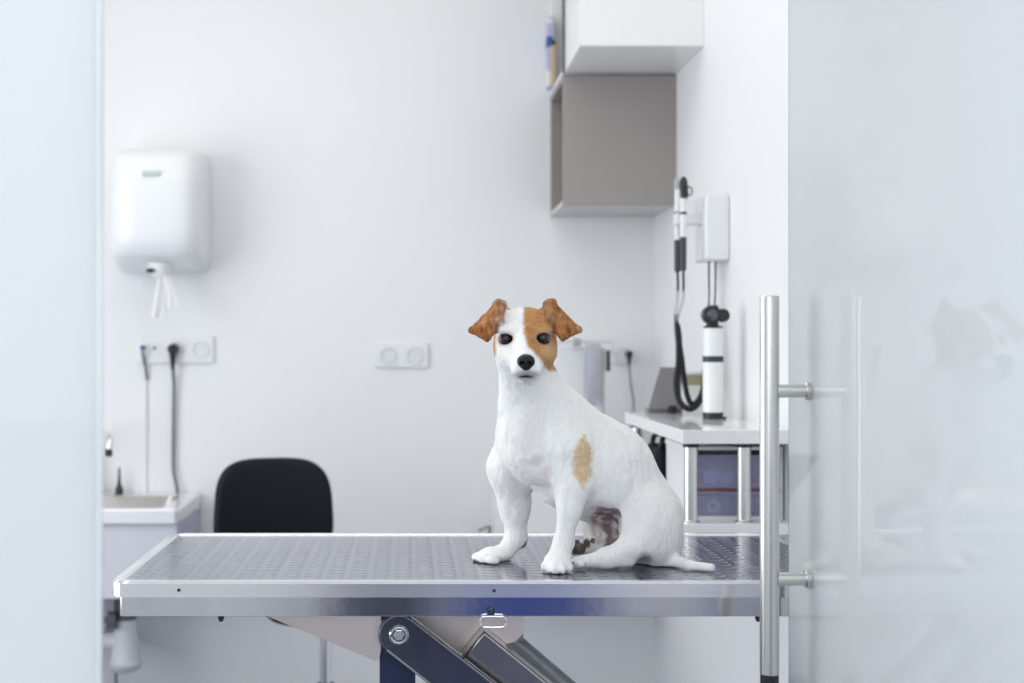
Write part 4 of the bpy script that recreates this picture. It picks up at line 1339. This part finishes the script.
# upright handheld scope on the counter
sy = 3.10
kk = sy / F
sc = P(713, 419, sy); sc.z = DZ
sd = thing('handheld_scope', 'white upright handheld scope with black head on the counter', 'medical scope', sc)
R_ = 10.2 * kk
zband = [CAMZ - (py - 345) * kk for py in (419, 413, 362, 356, 328, 325)]
bm = NB(); add_lathe(bm, (sc.x, sy, DZ), [(R_ * 0.98, 0.0), (R_, 0.001), (R_, 0.0145)], n=36); add_box(bm, (sc.x, sy - R_ * 0.4, DZ), (sc.x + R_ * 1.25, sy + R_ * 0.4, DZ + 0.005), 0.001); obj('foot', bm, BLACK, sd)
hb = DZ + 0.0145
h1 = zband[2]; h2 = zband[3]; h3 = zband[4]
bm = NB(); add_lathe(bm, (sc.x, sy, hb), [(R_, 0), (R_, h1 - hb)], n=36); obj('handle', bm, WHITE_PLASTIC, sd)
bm = NB(); add_lathe(bm, (sc.x, sy, h1), [(R_ * 1.02, 0), (R_ * 1.02, h2 - h1)], n=36); obj('band', bm, mat('navy_band', (0.03, 0.035, 0.06), 0.4), sd)
bm = NB(); add_lathe(bm, (sc.x, sy, h2), [(R_, 0), (R_, h3 - h2 - 0.004), (R_ * 0.9, h3 - h2)], n=36); obj('upper_handle', bm, WHITE_PLASTIC, sd)
bm = NB()
add_lathe(bm, (sc.x, sy, h3), [(R_ * 0.95, 0), (R_ * 0.95, 0.003), (R_ * 0.55, 0.006), (R_ * 0.55, 0.012)], n=28)
hc = P(713, 315, sy)
add_cyl(bm, hc + Vector((-0.004, -0.014, 0)), hc + Vector((-0.004, 0.014, 0)), 9.2 * kk, n=28, bev=0.002)
add_cyl(bm, hc + Vector((0.020, -0.010, -0.001)), hc + Vector((0.020, 0.012, -0.001)), 6.8 * kk, n=24, bev=0.002)
add_box(bm, (hc.x - 0.004, sy - 0.008, hc.z - 0.008), (hc.x + 0.02, sy + 0.008, hc.z + 0.008), 0.002)
add_box(bm, (hc.x - 0.012, sy - 0.01, hc.z + 0.006), (hc.x + 0.010, sy + 0.01, hc.z + 9.5 * kk), 0.002)
hd = obj('head', bm, BLACK, sd)
bm = NB(); add_lathe(bm, hc + Vector((-0.004, -0.014, 0)), [(5.5 * kk, 0), (5.2 * kk, 0.002), (3.0 * kk, 0.003), (0.5 * kk, 0.0032)], axis=(0, -1, 0), n=24); obj('lens', bm, LENS, hd)

# wall holder with two instruments
iy = 3.24
wl = thing('instrument_holder', 'white wall holder for diagnostic instruments on the right wall', 'instrument holder', (0.69, 3.30, P(0, 260, iy).z))
hx0 = P(705.5, 0, iy).x
z0_, z1_ = P(0, 260, iy).z, P(0, 195, iy).z
bm = NB(); add_box(bm, (hx0, iy, z0_), (XR, iy + 0.135, z1_), 0.006, 3); obj('transformer_box', bm, WHITE_PLASTIC, wl)
zc_ = P(0, 219, 3.29).z
bm = NB(); ax0 = P(679, 0, 3.29).x
add_box(bm, (ax0 - 0.010, 3.279, zc_ - 0.014), (hx0 + 0.004, 3.315, zc_ + 0.014), 0.005, 2)
obj('cradle_arm', bm, WHITE_PLASTIC, wl)
def instrument(name, label, cpx, y, head_fn, top, g0, g1, cordpts, rs):
    kk = y / F
    base = P(cpx, g1, y)
    t = thing(name, label, 'medical instrument', base)
    za, zb_, zcx = P(0, top, y).z, P(0, g0, y).z, P(0, g1, y).z
    x = base.x
    bm = NB(); add_lathe(bm, (x, y, zb_ - 0.002), [(0.0062, 0), (0.0066, 0.004), (0.0066, za - zb_ - 0.004), (0.005, za - zb_)], n=24)
    hn = obj('handle', bm, WHITE_PLASTIC, t)
    bm = NB(); add_cyl(bm, (x, y, P(0, 213, y).z - 0.003), (x, y, P(0, 213, y).z + 0.002), 0.0080, n=20); obj('collar', bm, BLACK, hn)
    bm = NB(); add_lathe(bm, (x, y, zcx), [(0.0055, 0), (0.0072, 0.005), (0.0076, zb_ - zcx - 0.003), (0.0068, zb_ - zcx)], n=24); obj('grip', bm, mat('charcoal_grip', (0.05, 0.05, 0.065), 0.5), t)
    head_fn(t, Vector((x, y, za)), kk)
    bm = NB(); add_tube(bm, [Vector((x, y, zcx + 0.003))] + cordpts, 0.003, n=12, sub=10, rs=rs)
    obj('cord', bm, RUBBER, t)
    bm = NB()
    pl = catmull([Vector((x, y, zcx + 0.003))] + cordpts, 10)
    lo_, hi_ = int(len(pl) * 0.10), int(len(pl) * 0.20)
    add_tube(bm, pl[lo_:hi_ + 1], 0.0036, n=10, sub=1); obj('clear_sleeve', bm, CORD_CLEAR, t)
    return t
def head_oto(t, p, kk):
    bm = NB()
    add_ball(bm, p + Vector((0.001, 0, 0.016)), 0.0135, scale=(0.72, 0.9, 1.6))
    add_lathe(bm, p + Vector((0.002, 0, 0.0)), [(0.0085, -0.012), (0.0095, 0.0), (0.0085, 0.012)], n=20)
    h = obj('head', bm, BLACK, t)
    bm = NB(); add_torus(bm, p + Vector((0.014, -0.002, 0.004)), 0.0095, 0.0015, sx=0.6); obj('lens_ring', bm, RUBBER, h)
def head_oph(t, p, kk):
    bm = NB()
    add_box(bm, p + Vector((-0.007, -0.006, -0.004)), p + Vector((0.006, 0.006, 0.022)), 0.003, 2)
    obj('head', bm, mat('grey_head_plastic', (0.45, 0.47, 0.50), 0.35), t)
    
instrument('otoscope', 'otoscope with black head hanging in the wall holder', 683.2, 3.262, head_oto, 193, 237, 271,
           [P(683.5, 285, 3.255), P(682.5, 300, 3.25), P(677.5, 318, 3.245), P(678.5, 330, 3.24), P(679, 360, 3.23), P(676.5, 385, 3.22), P(680, 402, 3.21), P(690, 409, 3.20), P(699, 402, 3.21), P(704, 385, 3.23), P(707, 340, 3.27), P(709, 300, 3.29), P(709, 280, 3.29), P(709, 261.5, 3.29)],
           [0.0028, 0.0028, 0.0020, 0.0020, 0.0074, 0.0076, 0.0070, 0.0070, 0.0070, 0.0070, 0.0066, 0.0018, 0.0020, 0.0024])
instrument('ophthalmoscope', 'slim ophthalmoscope hanging behind the otoscope in the wall holder', 677.4, 3.324, head_oph, 188, 240, 272,
           [P(678, 285, 3.30), P(677, 300, 3.295), P(675, 318, 3.29), P(677, 332, 3.285), P(681, 355, 3.28), P(684, 378, 3.27), P(688, 398, 3.26), P(694, 404, 3.26), P(702, 392, 3.27), P(709, 360, 3.30), P(713, 320, 3.32), P(715, 300, 3.32), P(715.5, 280, 3.32), P(715.5, 261.5, 3.32)],
           [0.0028, 0.0028, 0.0020, 0.0020, 0.0068, 0.0066, 0.0060, 0.0060, 0.0060, 0.0060, 0.0056, 0.0018, 0.0020, 0.0024])

# ================================================================== WHITE TROLLEY BEHIND THE DOG
ty = 3.95
tr = thing('equipment_unit', 'white wall mounted equipment unit with pole and rail behind the dog', 'equipment unit', (P(550, 0, ty).x, 4.05, 0.6))
x0, x1 = P(496, 0, ty).x, P(608, 0, ty).x
obj('body', add_box(NB(), (x0, ty, 0.60), (x1, YB, P(0, 476, ty).z), 0.006), WHITE_LAM, tr)
obj('upper_panel', add_box(NB(), (P(556, 0, ty).x, ty + 0.08, P(0, 478, ty).z), (P(590, 0, ty).x, ty + 0.14, P(0, 347, ty).z), 0.008, 3), WHITE_PLASTIC, tr)
bm = NB(); q = P(605, 412, ty); add_cyl(bm, (q.x, ty + 0.06, P(0, 478, ty).z), (q.x, ty + 0.06, P(0, 348, ty).z), 0.0082, n=24, bev=0.002); obj('mast', bm, mat('cream_pole', (0.56, 0.545, 0.51), 0.3, 0.3), tr)
bm = NB(); za = P(0, 341.5, ty).z
add_cyl(bm, (P(560, 0, ty).x, ty + 0.06, za), (P(617, 0, ty).x, ty + 0.06, za), 0.0042, n=16, bev=0.001)
obj('rail', bm, mat('pale_rail', (0.72, 0.72, 0.71), 0.35), tr)
bm = NB(); q = P(579.5, 343, ty); add_box(bm, (q.x - 0.010, ty + 0.048, q.z - 0.010), (q.x + 0.010, ty + 0.078, q.z + 0.013), 0.003); obj('rail_clamp', bm, mat('grey_clamp', (0.42, 0.42, 0.42), 0.4), tr)
bm = NB(); q = P(616, 347, ty); add_box(bm, (q.x - 0.003, ty + 0.054, q.z - 0.02), (q.x + 0.004, ty + 0.066, q.z + 0.02), 0.002); obj('rail_end', bm, mat('pale_rail', (0.7, 0.7, 0.7)), tr)
bm = NB(); q = P(611, 361, ty); add_box(bm, (q.x - 0.0045, ty + 0.045, q.z - 0.029), (q.x + 0.0045, ty + 0.072, q.z + 0.029), 0.002); obj('grip', bm, BLACK, tr)
# translucent bag on the rail
bm = NB()
rows = []
for i in range(14):
    t = i / 13
    rows.append([bm.verts.new(P(585.5 + (16.0 - 3 * t) * (k / 13) + 1.5 * t, 344 + 62 * t, ty + 0.045 - 0.016 * math.sin(math.pi * k / 13) * math.sin(math.pi * min(1, t * 1.2)) + 0.003 * math.sin(k * 1.9 + t * 6))) for k in range(14)])
for i in range(13):
    for k in range(13): bm.faces.new((rows[i][k], rows[i][k + 1], rows[i + 1][k + 1], rows[i + 1][k]))
bmesh.ops.solidify(bm, geom=list(bm.faces), thickness=0.002)
o = obj('plastic_bag', bm, LAV_BAG, angle=80); tag(o, 'lavender translucent bag hanging from the unit rail beside the pole', 'bag')

# ================================================================== LIGHT
def area(name, loc, rot, sx, sy_, power, color):
    l = bpy.data.lights.new(name, 'AREA'); l.shape = 'RECTANGLE'; l.size = sx; l.size_y = sy_
    l.energy = power; l.color = color
    o = bpy.data.objects.new(name, l); COL.objects.link(o)
    o.location = loc; o.rotation_euler = [math.radians(r) for r in rot]
    return o
area('ceiling_panel_lamp', (-0.45, 2.9, CEILZ - 0.03), (0, 0, 0), 1.8, 1.6, 8.0, (1.0, 0.97, 0.90))
area('corridor_lamp', (-0.2, -0.4, CEILZ - 0.03), (0, 0, 0), 3.0, 2.4, 34, (0.99, 0.99, 0.99))
area('corridor_window_lamp', (-2.9, -0.6, 1.5), (0, -90, 0), 2.2, 2.2, 26, (0.88, 0.94, 1.0))
area('corridor_front_fill', (-0.3, -2.2, 1.75), (90, 0, 0), 4.5, 1.4, 27, (0.90, 0.95, 1.0))  # added front fill behind the camera, lifts the lower back wall
area('left_fill_lamp', (XL + 0.03, 2.55, 1.45), (0, -90, 0), 1.5, 1.9, 24, (0.93, 0.965, 1.0))  # added fill at the left wall, brightens glass door, right wall and dog

w_ = bpy.data.worlds.new('world'); S.world = w_
w_.use_nodes = True
w_.node_tree.nodes['Background'].inputs[0].default_value = (0.85, 0.90, 1.0, 1)
w_.node_tree.nodes['Background'].inputs[1].default_value = 0.6

# ================================================================== CAMERA
cam = bpy.data.cameras.new('camera')
cam.sensor_width = 36.0
cam.lens = F / 1024 * 36.0
cam.shift_x = (512 - VX) / 1024
cam.shift_y = (VY - 341.5) / 1024
cam.clip_start = 0.05
cam.dof.use_dof = True
cam.dof.focus_distance = 2.03
cam.dof.aperture_fstop = 4.4
co = bpy.data.objects.new('camera', cam); COL.objects.link(co)
co.location = (0, 0, CAMZ); co.rotation_euler = (math.radians(90), 0, 0)
S.camera = co
S.view_settings.view_transform = 'Standard'
S.view_settings.look = 'None'
S.view_settings.exposure = 0.25
S.view_settings.gamma = 1.0
